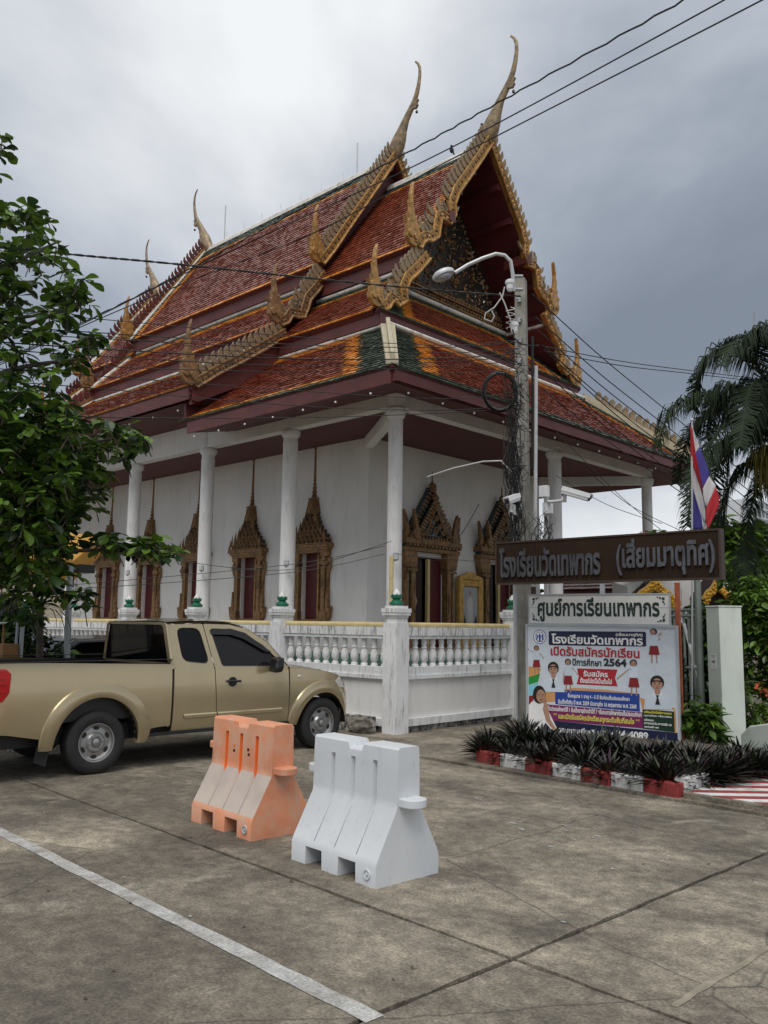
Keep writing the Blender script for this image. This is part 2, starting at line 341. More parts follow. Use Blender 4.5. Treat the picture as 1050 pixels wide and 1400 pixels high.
# veranda floor, walls
MB().box((-28.0, 10.20, 0), (-9.42, 2*YC-10.2, FL-.16)).build('veranda_base', 'white_wall', T)
MB().box((-28.0, 10.18, FL-.16), (-9.40, 2*YC-10.18, FL)).build('veranda_floor', 'green_tile', T); MB().box((-27.6, 10.5, FL+.001), (-9.72, 2*YC-10.5, FL+.006)).build('floor_tiles', 'floor_tile', T)
w = MB(); zt = 5.52
def wall_with_holes(mb, axis, fixed, thick, a0, a1, holes, z0, z1):
    """wall along axis with rectangular openings (a0,a1,z0,z1)"""
    cuts = sorted(set([a0, a1]+[h[0] for h in holes]+[h[1] for h in holes]))
    for i in range(len(cuts)-1):
        c0, c1 = cuts[i], cuts[i+1]; hs = [h for h in holes if h[0] <= c0+1e-6 and h[1] >= c1-1e-6]
        segs = [(z0, z1)]
        if hs: segs = [(z0, hs[0][2]), (hs[0][3], z1)]
        for s0, s1 in segs:
            if s1-s0 < 1e-3: continue
            if axis == 'x': mb.box((c0, fixed, s0), (c1, fixed+thick, s1))
            else: mb.box((fixed, c0, s0), (fixed+thick, c1, s1))
WX = [-13.80, -15.98, -18.15, -20.33, -22.5, -24.65]
wall_with_holes(w, 'x', WY, .35, XB, XW, [(x-.34, x+.34, 1.75, 3.2) for x in WX[:5]], FL, zt); w.build('side_wall', 'white_wall', T)
w = MB(); wall_with_holes(w, 'x', 2*YC-WY-.35, .35, XB, XW, [(x-.34, x+.34, 1.75, 3.2) for x in WX[:5]], FL, zt); w.build('side_wall', 'white_wall', T)
DY = [14.2, 16.8]
w = MB(); wall_with_holes(w, 'y', XW-.355, .35, WY+.353, 2*YC-WY-.353, [(y-.52, y+.52, FL, 3.15) for y in DY], FL, zt); w.build('front_wall', 'white_wall', T)
MB().box((XB, WY+.353, FL), (XB+.35, 2*YC-WY-.353, zt)).build('rear_wall', 'white_wall', T)
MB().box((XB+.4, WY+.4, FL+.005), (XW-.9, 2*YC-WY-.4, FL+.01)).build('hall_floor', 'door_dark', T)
# ceiling and soffits
EX0, EX1, EH = -28.9, -8.87, 6.0                         # outer eave rectangle
CH = 4.72                                                # half width of the colonnade
CX = -9.97
MB().box((XB-2, YC-CH, zt+.003), (CX, YC+CH, zt+.05)).build('ceiling', 'ceiling_red', T)
def soffit(p):
    a = MB(); a.add(p, [(0, 1, 2, 3)]); a.add([(x, y, z+.02) for x, y, z in p], [(3, 2, 1, 0)]); return a.build('soffit', 'ceiling_red', T)
for s in (-1, 1):
    soffit([(XM, YC+s*5.95, 5.46), (EX1+.05, YC+s*5.95, 5.46), (CX, YC+s*CH, 5.72), (XM, YC+s*CH, 5.72)])
    soffit([(XR, YC+s*5.95, 6.12), (XM, YC+s*5.95, 6.12), (XM, YC+s*CH, 6.05), (XR, YC+s*CH, 6.05)])
    soffit([(EX0+.05, YC+s*5.95, 5.46), (XR, YC+s*5.95, 5.46), (XR, YC+s*CH, 5.72), (EX0+1.1, YC+s*CH, 5.72)])
soffit([(EX1+.05, YC-5.95, 5.461), (EX1+.05, YC+5.95, 5.461), (CX, YC+CH, 5.721), (CX, YC-CH, 5.721)])
soffit([(EX0+.05, YC-5.95, 5.461), (EX0+.05, YC+5.95, 5.461), (EX0+1.1, YC+CH, 5.721), (EX0+1.1, YC-CH, 5.721)])
# beams
for s in (-1, 1):
    y = YC+s*CH
    MB().box((XM, y-.11, 5.48), (CX-.115, y+.11, 5.80)).build('beam', 'white_wall', T)
    MB().box((XR, y-.112, 5.482), (XM, y+.112, 6.1)).build('beam', 'white_wall', T)
    MB().box((XB-2.5, y-.11, 5.48), (XR, y+.11, 5.80)).build('beam', 'white_wall', T)
MB().box((CX-.11, YC-CH-.11, 5.478), (CX+.11, YC+CH+.11, 5.802)).build('beam', 'white_wall', T)
for s in (-1, 1):
    br = MB()
    d = Vector((-1, -s, 0)).normalized()*.09; n_ = Vector((d.y, -d.x, 0))
    p0 = Vector((CX, YC+s*CH, 0)); p1 = Vector((XW, YC+s*HW, 0)); a = MB()
    tt = (p1-p0).normalized(); sd_ = Vector((-tt.y, tt.x, 0))*.09
    br.prism([p0+tt*.15+sd_+Vector((0, 0, 5.3)), p0+tt*.15-sd_+Vector((0, 0, 5.3)), p1-sd_+Vector((0, 0, 5.3)), p1+sd_+Vector((0, 0, 5.3))], (0, 0, .215)); br.build('corner_beam', 'white_wall', T)
# columns
cp = MB(); cp.lathe([(.165, 0), (.165, .25), (.15, .3), (.147, 3.95), (.15, 4.0), (.15, 4.02), (.142, 4.04), (.14, 4.12), (.175, 4.16), (.19, 4.2), (.19, 4.25), (.155, 4.28), (.15, 4.35), (.165, 4.36), (.165, 4.42), (.16, 4.6)], 20)
colm = cp.mesh('column', ['white_paint'], 40)
cq = MB(); cq.box((-.15, -.15, 0), (.15, .15, .3)); cq.lathe([(.142, .3), (.138, 4.05)], 24); cq.lathe([(.13, 4.05), (.17, 4.1), (.195, 4.16), (.195, 4.24), (.15, 4.28), (.145, 4.4), (.18, 4.45), (.19, 4.5), (.18, 4.58), (.13, 4.62), (.13, 4.75)], 20)
colq = cq.mesh('column', ['white_paint'], 40)
ocol = []
for x in (-12.8, -15.58, -18.6, -21.6, -24.6, -27.4):
    for s in (-1, 1): link('column', colm, T, (x, YC+s*CH, FL))
for y in (15.9,): link('column', colm, T, (CX, y, FL))
for s in (-1, 1): link('column', colq, T, (CX, YC+s*CH, FL), sca=(.93, .93, 1))
# ---- roof tiles as real small pieces
TILEC = {'r': 0, 'o': 1, 'g': 2}
def patch(mb, A, B, C, D, top=(0, 0), bot=(0, 0), lft=(0, 0), rgt=(0, 0), tw=.125, te=.135):
    """tiles on the quad A(top left) B(top right) C(bottom right) D(bottom left); bands (green, orange) in metres at each edge"""
    A, B, C, D = map(Vector, (A, B, C, D)); U = (C-D).normalized()
    P0 = D; vdir = (A-D)-U*(A-D).dot(U); Lv = vdir.length; vdir.normalize(); Nn = U.cross(vdir)
    if Nn.z < 0: Nn = -Nn
    rows = max(2, round(Lv/te)); dv = Lv/rows
    la = (A-D).dot(U); rb = (B-D).dot(U); rc = (C-D).dot(U)
    for i in range(rows):
        v0 = i*dv; v1 = v0+dv*1.04; vm = v0+dv/2; t = vm/Lv
        ul = la*t; ur = rc+(rb-rc)*t; n_ = max(1, round((ur-ul)/tw)); off = (i % 2)*.5
        for j in range(-1, n_+1):
            u0 = max(ul, ul+(j+off)*tw); u1 = min(ur, ul+(j+1+off)*tw)
            if u1-u0 < .015: continue
            um = (u0+u1)/2; k = 0
            for (g, o_), d in ((top, Lv-vm), (bot, vm), (lft, um-ul), (rgt, ur-um)):
                k = max(k, 2 if d < g else (1 if d < g+o_ else 0))
            g_ = .004; l0 = .024+rnd(-.004, .007); l1 = .004; tl = rnd(-.007, .007)
            b0 = P0+U*(u0+g_)+vdir*v0; b1_ = P0+U*(u1-g_)+vdir*v0; t1 = P0+U*(u1-g_)+vdir*v1; t0 = P0+U*(u0+g_)+vdir*v1
            mb.add([b0+Nn*(l0+tl), b1_+Nn*(l0-tl), t1+Nn*l1, t0+Nn*l1, b0, b1_], [(0, 1, 2, 3), (4, 5, 1, 0)], k)
def slab(mb, pts, th=.1, off=-.012):
    pts = [Vector(p) for p in pts]; n_ = (pts[1]-pts[0]).cross(pts[2]-pts[0]).normalized()
    if n_.z < 0: n_ = -n_
    mb.prism([p+n_*off for p in pts], -n_*th)
TM = ['tile_red', 'tile_orange', 'tile_green']
def P3(x, h, z, s): return (x, YC+s*h, z)
def roof(s, mb, sb, x0, x1, h0, z0, h1, z1, xt0=None, xt1=None, **kw):
    """one slope; x0 rear, x1 front at the eave; xt at the top"""
    xt0 = x0 if xt0 is None else xt0; xt1 = x1 if xt1 is None else xt1
    A, B, C, D = P3(xt0, h0, z0, s), P3(xt1, h0, z0, s), P3(x1, h1, z1, s), P3(x0, h1, z1, s)
    patch(mb, A, B, C, D, **kw); slab(sb, [A, B, C, D])
F1 = (0, 13.12, 2.62, 9.66); F2 = (2.42, 9.25, 3.85, 7.88); F3 = (3.72, 7.5, EH, 5.72)
M1 = (0, 13.92, 2.62, 10.12); M2 = (2.42, 9.72, 3.78, 8.36); M3 = (3.68, 7.98, 6.05, 6.42)
tile = MB(); deck = MB()
for s in (-1, 1):
    roof(s, tile, deck, XM-.3, XF-.06, *F1, top=(.42, .17), bot=(0, .14), rgt=(0, .32))
    roof(s, tile, deck, XM-.3, XF-.06, *F2, xt1=XF-.06, top=(.2, .16), bot=(0, .15), rgt=(0, .2))
    roof(s, tile, deck, XM-.4, EX1, *F3, xt1=EX1-2.27, top=(.06, .15), bot=(.16, .14), rgt=(.75, .38))
    roof(s, tile, deck, XR, XM, *M1, top=(.5, .22), bot=(0, .16), lft=(.2, .24))
    roof(s, tile, deck, XR, XM, *M2, top=(.2, .2), bot=(0, .16), lft=(.1, .2))
    roof(s, tile, deck, XR, XM, *M3, top=(.2, .2), bot=(0, .18), lft=(.1, .2))
    roof(s, tile, deck, XR2, XR+.2, *F1, top=(.42, .17), bot=(0, .14), lft=(.16, .24))
    roof(s, tile, deck, XR2, XR+.2, *F2, top=(.2, .16), bot=(0, .15), lft=(.1, .2))
    roof(s, tile, deck, EX0, XR+.2, *F3, xt0=EX0+2.27, top=(.06, .15), bot=(.16, .14), lft=(.6, .38))
# front and rear skirts
for d, xe, xp, xq in ((1, EX1, -12.7, -11.28), (-1, EX0, -25.4, -26.15)):
    A, B = (xp, YC-2.44, 9.25), (xp, YC+2.44, 9.25); Cc, Dd = (xq, YC+3.85, 7.88), (xq, YC-3.85, 7.88)
    patch(tile, A, B, Cc, Dd, top=(.25, .18), bot=(.16, .15), lft=(.7, .35), rgt=(.7, .35)); slab(deck, [A, B, Cc, Dd])
    xi = xe-d*2.27
    A, B = (xi, YC-3.72, 7.5), (xi, YC+3.72, 7.5); Cc, Dd = (xe, YC+EH, 5.72), (xe, YC-EH, 5.72)
    patch(tile, A, B, Cc, Dd, top=(.06, .15), bot=(.22, .12), lft=(.75, .38), rgt=(.75, .38)); slab(deck, [A, B, Cc, Dd])
tag(tile.build('roof_tiles', TM, T), kind='stuff'); deck.build('roof_deck', 'maroon_dark', T)
# gable fillings behind the barge boards
def section(x, L, th=.08, zb=5.62):
    pts = []
    for (h0, z0, h1, z1) in L: pts += [(h0, z0-.14), (h1-.12, z1-.1)]
    pts.append((L[-1][2]-.14, max(zb, L[-1][3]-.7)))
    return [(x, YC+h, z) for h, z in pts]+[(x, YC-h, z) for h, z in pts[::-1]]
for x in (XM-.25, XR+.18): gf = MB(); gf.prism(section(x, [M1, M2, M3]), (-.08, 0, 0)); gf.build('gable_infill', 'maroon_dark', T)
for x in (-25.3, -12.78):
    pd = MB(); pd.prism([(x, YC-2.5, 9.1), (x, YC+2.5, 9.1), (x, YC+2.5, 9.65), (x, YC, 12.98), (x, YC-2.5, 9.65)], (-.1, 0, 0)); ped = pd.build('pediment', 'pediment_dark', T)
orn = MB()                                              # glittering scroll relief on the front pediment
for k in range(1500):
    h = rnd(-2.3, 2.3); z = rnd(9.45, 12.6)
    if z > 12.75-abs(h)*1.36: continue
    a = rnd(0, 6.3); r_ = rnd(.03, .075); c_ = Vector((-12.76, YC+h, z)); kk = 0 if rnd(0, 1) < .5 else 1
    if kk == 1: r_ *= .5
    q = [c_+Vector((rnd(-.01, .02), cos(a+t)*r_*w_, sin(a+t)*r_*w_)) for t, w_ in ((0, 1.6), (1.2, .6), (2.6, .8), (3.8, .5), (5, .8))]
    tip = c_+Vector((.05, 0, 0)); orn.add(q+[tip], [(i, (i+1) % 5, 5) for i in range(5)], kk)
tag(orn.build('pediment_relief', ['gold_dull', 'mirror_chip'], ped), kind='stuff')
fz = MB()
for r_, (z, n_, sz) in enumerate(((9.36, 44, .05), (9.50, 40, .045), (9.66, 36, .06))):
    hw = 2.45-(z-9.25)*.5
    fz.box((-12.78, YC-hw, z-.09), (-12.70+r_*.015, YC+hw, z-.055), 0)
    for k in range(n_):
        y = YC-hw+(k+.5)*2*hw/n_; c_ = Vector((-12.72, y, z))
        fz.add([c_+Vector((0, -sz, .04)), c_+Vector((0, sz, .04)), c_+Vector((.05, 0, .03)), c_+Vector((.01, 0, -.07))], [(0, 2, 1), (0, 3, 2), (1, 2, 3)], 0)
tag(fz.build('pediment_frieze', ['gold_dull'], ped), kind='stuff')
# fascias under each eave
def fascia(pts, zt_, hgt, th=.06, name='fascia', m='maroon'):
    for i in range(len(pts)-1):
        a, b = Vector((*pts[i], 0)), Vector((*pts[i+1], 0)); t = (b-a).normalized(); n_ = Vector((-t.y, t.x, 0))*th
        e_ = t*.003*i
        q = MB()
        q.prism([a+e_+Vector((0, 0, zt_-hgt)), b-e_+Vector((0, 0, zt_-hgt)), b-e_+n_*.6+Vector((0, 0, zt_-hgt)), a+e_+n_*.6+Vector((0, 0, zt_-hgt))], (0, 0, hgt*.42))
        q.prism([a+e_-n_*.5+Vector((0, 0, zt_-hgt*.58)), b-e_-n_*.5+Vector((0, 0, zt_-hgt*.58)), b-e_+n_*.6+Vector((0, 0, zt_-hgt*.58)), a+e_+n_*.6+Vector((0, 0, zt_-hgt*.58))], (0, 0, hgt*.55))
        q.build(name, m, T)
for s in (-1, 1):
    o_ = -s
    for (x0, x1, (h0, z0, h1, z1), hg, ins) in ((XM-.2, XF-.1, F1, .30, .13), (XM-.2, XF+.06, F2, .27, .12), (XR, XM-.02, M1, .30, .13), (XR, XM-.02, M2, .27, .12), (XR, XM-.03, M3, .24, .06), (XR2, XR, F1, .38, .13), (XR2, XR, F2, .36, .12)):
        y = YC+s*(h1-ins)
        fascia([(x0, y), (x1, y)] if s > 0 else [(x1, y), (x0, y)], z1-.03, hg)
c4 = [(EX0+.06, YC-5.93), (EX1-.06, YC-5.93), (EX1-.06, YC+5.93), (EX0+.06, YC+5.93)]
fascia([(XM-.1, YC-5.94), (EX1-.06, YC-5.94)][::-1] and [(EX1-.06, YC-5.94), (XM-.1, YC-5.94)], 5.69, .235)
fascia([(EX1-.06, YC+5.94), (EX1-.06, YC-5.94)], 5.688, .233)
fascia([(XM-.1, YC+5.94), (EX1-.06, YC+5.94)], 5.69, .235)
fascia([(XR, YC-5.94), (EX0+.06, YC-5.94)], 5.69, .235); fascia([(EX0+.06, YC-5.94), (EX0+.06, YC+5.94)], 5.688, .233); fascia([(EX0+.06, YC+5.94), (XR, YC+5.94)], 5.69, .235)
fascia([(-11.36, YC+3.75), (-11.36, YC-3.75)], 7.84, .27); fascia([(-26.08, YC-3.75), (-26.08, YC+3.75)], 7.84, .27)
# white mortar lines: ridges, tops of the lower tiers, verges, hips
def cap(a, b, r=.06, m='ridge_mortar', name='mortar_cap'):
    a, b = Vector(a), Vector(b); q = MB(); q.tube([a, a.lerp(b, .5), b], r, 8); return q.build(name, m, T, smooth=60)
def ridge(x0, x1, z):
    q = MB(); n_ = 24; rows = []
    for k in range(n_+1):
        x = x0+(x1-x0)*k/n_; up = .25*max(0, (k/n_-.8)/.2)**2 if x1 > -13 or x1 == XM else .25*max(0, (k/n_-.86)/.14)**2
        rows.append([(x, YC-.12, z-.1), (x, YC-.09, z+.02+up), (x, YC-.05, z+.07+up), (x, YC+.05, z+.07+up), (x, YC+.09, z+.02+up), (x, YC+.12, z-.1)])
    q.grid(rows); return q.build('ridge_cap', 'ridge_mortar', T)
ridge(XM-.2, XF+.05, 13.1); ridge(XR-.05, XM+.05, 13.9); ridge(XR2, XR+.2, 13.1)
for s in (-1, 1):
    cap(P3(XM-.2, 2.45, 9.27, s), P3(XF-.1, 2.45, 9.27, s)); cap(P3(XR, 2.44, 9.75, s), P3(XM, 2.44, 9.75, s)); cap(P3(XR, 3.66, 8.02, s), P3(XM, 3.66, 8.02, s), .05)
    cap(P3(XM-.2, 3.72, 7.54, s), P3(-11.2, 3.72, 7.54, s), .04); cap(P3(XR2, 2.45, 9.27, s), P3(XR, 2.45, 9.27, s)); cap(P3(XR2, 3.72, 7.54, s), P3(XR, 3.72, 7.54, s), .04)
    for L_, x in ((M1, XR+.02), (M2, XR+.02), (M3, XR+.02), (F1, XR2+.02), (F2, XR2+.02)):
        cap(P3(x, L_[0], L_[1]+.03, s), P3(x, L_[2], L_[3]+.03, s), .065)
    # hips of the lowest roof: pale boards
    for xe, d in ((EX1, 1), (EX0, -1)):
        a = Vector(P3(xe-d*2.27, 3.72, 7.56, s)); b = Vector(P3(xe-d*.1, 5.9, 5.86, s)); t = (b-a).normalized(); sd_ = t.cross(Vector((0, 0, 1))).normalized()
        q = MB(); q.prism([a-sd_*.14, a+sd_*.14, b+sd_*.10, b-sd_*.10], (0, 0, -.1)); q.prism([a-sd_*.04, a+sd_*.04, b+sd_*.03, b-sd_*.03], (0, 0, .13)); q.build('hip_cap', 'hip_cream', T)
cap((-12.66, YC-2.44, 9.29), (-12.66, YC+2.44, 9.29), .06); cap((-11.12, YC-3.72, 7.56), (-11.12, YC+3.72, 7.56), .05)
# small ornaments along the far hip of the front skirt
hf = MB(); hf.prism([(-.09, -.03, 0), (.09, -.03, 0), (.09, -.03, .1), (.05, -.03, .13), (.10, -.03, .24), (.02, -.03, .34), (-.08, -.03, .27), (-.06, -.03, .12), (-.1, -.03, .08)], (0, .06, 0)); hfm = hf.mesh('hip_ornament', ['gold_grey'])
for k in range(15):
    t = .12+k*.86/15; p = Vector(P3(EX1-2.27, 3.72, 7.62, 1)).lerp(Vector(P3(EX1-.1, 5.9, 5.92, 1)), t)
    link('hip_ornament', hfm, T, p, rot=(0, 0, radians(45)))
# ---- gilded barge boards with fins, hooked finials and chofas
fin = MB(); fin.prism([(0, -.025, 0), (.09, -.025, .02), (.13, -.025, .1), (.10, -.025, .19), (.16, -.025, .30), (.03, -.025, .24), (-.03, -.025, .12)], (0, .05, 0)); finm = fin.mesh('fin', ['gold_grey']); finr = fin.mesh('fin', ['maroon'])
HK = [(.2, -.1), (.05, -.2), (-.15, -.17), (-.3, -.04), (-.34, .1), (-.28, .08), (-.3, .22), (-.38, .36), (-.27, .3), (-.21, .36), (-.25, .52), (-.17, .47), (-.17, .62), (-.21, .78), (-.14, .74), (-.15, .92), (-.09, 1.12), (-.03, 1.22), (-.045, 1.02), (-.07, .86), (-.05, .7), (-.01, .56), (.02, .46), (.12, .50), (.08, .38), (.16, .30), (.24, .32), (.19, .2), (.24, .06)]
def hook(x, h, z, s, sc=1., th=.10, m='gold', par=None, back=False):
    q = MB(); q.prism([(x-th/2, YC+s*(h-a*sc*.78), z+b*sc*1.04) for a, b in HK], (th, 0, 0))
    for (a, b, r_) in ((-.12, .05, .11), (.05, .02, .1)):
        q.lathe([(r_*sc, -th*.5-.03), (r_*sc*.8, th*.5+.03)], 10, c=(x, YC+s*(h-a*sc), z+b*sc), ax=(1, 0, 0))
    return q.build('hook_finial', m, par, bevel=.015)
def barge(x, s, pts, wd=.17, th=.12, fins=True, step=.19, m='gold', fm=None, end=True, hs=1., d=1, hz=0.):
    pts = [Vector((0, YC+s*h, z)) for h, z in pts]; X = Vector((x, 0, 0)); q = MB(); n_ = len(pts); up = []; lo = []
    for i in range(n_):
        t = (pts[min(i+1, n_-1)]-pts[max(i-1, 0)]).normalized(); nr = Vector((0, -t.z, t.y))
        if nr.z < 0 and abs(nr.z) > .05 or (abs(nr.z) <= .05 and nr.y*s < 0): nr = -nr
        up.append(pts[i]+nr*.05); lo.append(pts[i]-nr*(wd-.05))
    for a_, b_, x0, x1 in ((up, lo, -th/2, th/2),):
        vs = []
        for i in range(n_): vs += [up[i]+X+Vector((x0, 0, 0)), up[i]+X+Vector((x1, 0, 0)), lo[i]+X+Vector((x1, 0, 0)), lo[i]+X+Vector((x0, 0, 0))]
        fs = [(i*4+j, i*4+(j+1) % 4, i*4+4+(j+1) % 4, i*4+4+j) for i in range(n_-1) for j in range(4)]+[(3, 2, 1, 0), (4*n_-4, 4*n_-3, 4*n_-2, 4*n_-1)]
        if s > 0: fs = [f[::-1] for f in fs]
        q.add(vs, fs)
    # raised bead along the lower edge
    q.tube([p+X+Vector((d*th*.55, 0, 0)) for p in lo], .035, 6); q.tube([p+X+Vector((d*th*.5, 0, 0)) for p in up], .025, 5)
    for i in range(n_-1):                                # carved scale pattern on the face
        l = (pts[i+1]-pts[i]).length; kn_ = max(1, int(l/.085))
        for k in range(kn_):
            u = (k+.5)/kn_; c_ = up[i].lerp(up[i+1], u).lerp(lo[i].lerp(lo[i+1], u), .48)+X+Vector((d*th*.5, 0, 0)); a_ = (pts[i+1]-pts[i]).normalized()*.034; b_ = (lo[i]-up[i]).normalized()*.05
            q.add([c_-a_, c_+b_, c_+a_, c_-b_, c_+Vector((d*.03, 0, 0))], [(0, 1, 4), (1, 2, 4), (2, 3, 4), (3, 0, 4)], k % 2)
    B = q.build('barge_board', [m, 'gold_dark'], T)
    if fins:
        acc = .12; far = MB()
        for i in range(n_-1):
            seg = pts[i+1]-pts[i]; l = seg.length; t = seg/l; nr = Vector((0, -t.z, t.y))
            if nr.z < 0: nr = -nr
            while acc < l:
                p = pts[i]+t*acc+nr*.04+X
                # local z -> outward normal, local x -> along the slope upwards
                up_ = -t if t.z < 0 else t
                Mx = Matrix(((up_.x, 0, nr.x), (up_.y, 0, nr.y), (up_.z, 0, nr.z))); Mx[0][1], Mx[1][1], Mx[2][1] = Vector(nr).cross(up_)
                if s > 0 and d < 0: far.add([Mx @ Vector(v.co)+p for v in (fm or finm).vertices], [tuple(f_.vertices) for f_ in (fm or finm).polygons])
                else: link('fin', fm or finm, B, p, rot=Mx.to_euler())
                acc += step
            acc -= l
        if far.v: tag(far.build('fin_row', (fm or finm).materials[0], B), kind='stuff')
    if end: hook(x, abs(pts[-1].y-YC)+.08, pts[-1].z+.12+hz, s, hs, m=m, par=B)
    return B
WAVE = [(0.05, 13.2), (.45, 12.62), (.95, 11.94), (1.35, 11.4), (1.5, 11.05), (1.48, 10.8), (1.58, 10.62), (1.78, 10.66), (1.95, 10.58), (2.02, 10.32), (2.05, 10.12), (2.2, 10.0), (2.38, 9.96), (2.52, 9.84), (2.62, 9.66)]
for s in (-1, 1):
    for x, d in ((XF, 1), (XR2, -1)):
        fm = finm if d > 0 else finr
        barge(x, s, WAVE, fm=fm, d=d, wd=.19, hs=.98)
        q = MB(); q.box((x-.6 if d > 0 else x-.1, YC+s*1.5-.1, 10.55), (x+.1 if d > 0 else x+.6, YC+s*1.5+.1, 10.78)); q.build('purlin_end', 'maroon', T)
        barge(x, s, [(2.3, 9.55), (2.6, 9.2), (2.95, 8.85), (3.1, 8.55), (3.05, 8.35), (3.2, 8.25), (3.4, 8.3), (3.55, 8.1), (3.7, 8.0)], fm=fm, d=d, wd=.18, hs=.9, step=.16)
    for x, d in ((XM, 1), (XR, -1)):
        fm = finm if d > 0 else finr
        barge(x, s, [(.05, 14.0), (.8, 12.86), (1.6, 11.66), (2.3, 10.6), (2.6, 10.2)], fm=fm, d=d, hs=.98)
        barge(x, s, [(2.45, 9.95), (2.75, 9.5), (3.0, 9.2), (3.1, 8.9), (3.15, 8.75), (3.3, 8.72), (3.5, 8.7), (3.62, 8.5), (3.78, 8.4)], fm=fm, d=d, wd=.18, hs=.95, step=.16, m='gold_dull')
        barge(x, s, [(3.6, 8.2), (4.2, 7.75), (4.8, 7.32), (5.4, 6.92), (5.95, 6.5)], fm=fm, d=d, hs=.95, m='gold_dull')
        q = MB(); q.prism([(x-.02*d, YC+s*3.6, 8.1), (x-.02*d, YC+s*5.95, 6.42), (x-.02*d, YC+s*5.95, 6.05), (x-.02*d, YC+s*3.6, 7.3)], (-.08*d, 0, 0)); q.build('gable_panel', 'maroon', T)
for s in (-1, 1):                                        # purlins seen under the front gable overhang
    for (h, z) in ((.5, 12.3), (1.0, 11.62), (2.0, 10.25)):
        MB().box((-12.75, YC+s*h-.07, z-.17), (XF-.07, YC+s*h+.07, z-.02)).build('purlin', 'maroon_dark', T)
def chofa(x, z, d, sc=1., m='gold_grey'):
    pth = [(-.35, -.35, .17), (-.12, 0, .24), (0, .18, .26), (.08, .36, .23), (.17, .55, .17), (.30, .80, .12), (.47, 1.03, .10), (.60, 1.22, .085), (.68, 1.40, .075), (.74, 1.62, .062), (.78, 1.88, .05), (.77, 2.08, .045), (.71, 2.22, .035), (.62, 2.32, .028)]
    path = [(x+d*a*sc, YC, z+b*sc) for a, b, r_ in pth]; q = MB(); q.tube(path, [r_*sc for a, b, r_ in pth], 10, flat=.6, side=(0, 1, 0))
    q.prism([(x+d*a*sc, YC-.035, z+b*sc) for a, b in ((.50, 1.02), (.66, .98), (.72, 1.06), (.69, 1.13), (.74, 1.2), (.62, 1.28))], (0, .07, 0))
    o = q.build('roof_finial', m, T, smooth=60)
    MB().lathe([(.004, 0), (.03, -.03), (.035, -.08), (.0, -.1)], 8, c=(x+d*.68*sc, YC, z+.93*sc)).build('bell', 'cable_black', o)
chofa(XF+.02, 13.24, 1); chofa(XM+.05, 14.02, 1); chofa(XR-.05, 14.0, -1); chofa(XR2-.05, 13.2, -1, .97)
for x, h in ((-15.9, .8), (-22.0, 1.05)):
    MB().tube([(x, YC, 14.0), (x, YC, 14.1+h)], .022, 6).build('lightning_rod', 'pale_metal', T)
for k in range(7): MB().tube([(-16.4-k*.9, YC-.05, 14.0), (-16.4-k*.9, YC-.05, 14.2)], .012, 4).build('ridge_spike', 'pale_metal', T)
# string of little lamps under the eaves
bl = MB(); bl.sphere((0, 0, 0), .020, 8); blm = bl.mesh('bulb', ['bulb'])
for k in range(14): link('bulb', blm, T, (EX1-.02, YC-5.6+k*.86, 5.36))
for k in range(7): link('bulb', blm, T, (EX1-.5-k*.82, YC-5.97, 5.36))
for k in range(9): link('bulb', blm, T, (XM-.5-k*.95, YC-5.95, 6.0))
# ---- windows with spired frames
wf = MB()
for s in (-1, 1):
    wf.box((s*.36, -.10, 1.75), (s*.47, .05, 3.22)); wf.box((s*.49, -.06, 1.75), (s*.545, .04, 3.2)); wf.box((s*.345, -.13, 1.75), (s*.56, .02, 1.95)); wf.box((s*.345, -.13, 2.92), (s*.56, .02, 3.0)); wf.box((s*.35, -.12, 3.1), (s*.56, .02, 3.2))
    wf.prism([(s*.5, -.1, 1.75), (s*.62, -.1, 1.8), (s*.66, -.1, 2.05), (s*.6, -.1, 1.98), (s*.57, -.1, 2.1), (s*.55, -.1, 2.4), (s*.5, -.1, 2.2)], (0, .08, 0))
    wf.prism([(s*.545, -.07, 2.75), (s*.6, -.07, 2.85), (s*.61, -.07, 3.05), (s*.545, -.07, 3.1)], (0, .06, 0))
wf.box((-.56, -.14, 3.19), (.56, .03, 3.25)); wf.box((-.60, -.17, 3.25), (.60, .03, 3.30)); wf.box((-.64, -.2, 3.30), (.64, .03, 3.37)); wf.box((-.34, -.06, 1.70), (.34, .06, 1.78))
wfm = wf.mesh('frame', ['gold_dull'])
sp_ = MB(); hw = .62; z = 3.36
for k in range(7):
    d_ = .2-.016*k; sp_.box((-hw, -d_, z), (hw, .03, z+.035)); sp_.box((-hw*.9, -d_+.05, z+.03), (hw*.9, .03, z+.125), 1)  # tier backs coloured dark gold to paint in shade between the spikes
    n_ = max(3, int(hw*2/.13))
    for j in range(n_):
        cx = -hw+(j+.5)*2*hw/n_; hh = rnd(.12, .16)*(1.5 if j in (0, n_-1) else 1); ww = hw/n_*.62
        sp_.add([(cx-ww, -d_-.01, z+.03), (cx+ww, -d_-.01, z+.03), (cx, -d_-.05, z+.05), (cx, -d_+.02, z+.05+hh)], [(0, 2, 3), (2, 1, 3), (0, 1, 2)])
    z += .098; hw *= (.92, .80, .78, .80, .82, .85, .9)[k]
sp_.lathe([(.19, z-.02), (.165, z+.1), (.13, z+.24), (.12, z+.3), (.15, z+.31), (.15, z+.34), (.1, z+.36)], 12)
for j in range(10):
    a = 2*pi*j/10; sp_.tube([(cos(a)*.185, sin(a)*.185, z-.02), (cos(a)*.125, sin(a)*.125, z+.28)], .022, 4)
zz = z+.36
for k in range(5):
    r_ = .075-.009*k; sp_.lathe([(r_*.55, zz), (r_, zz+.03), (r_, zz+.05), (r_*.55, zz+.085)], 10); zz += .085
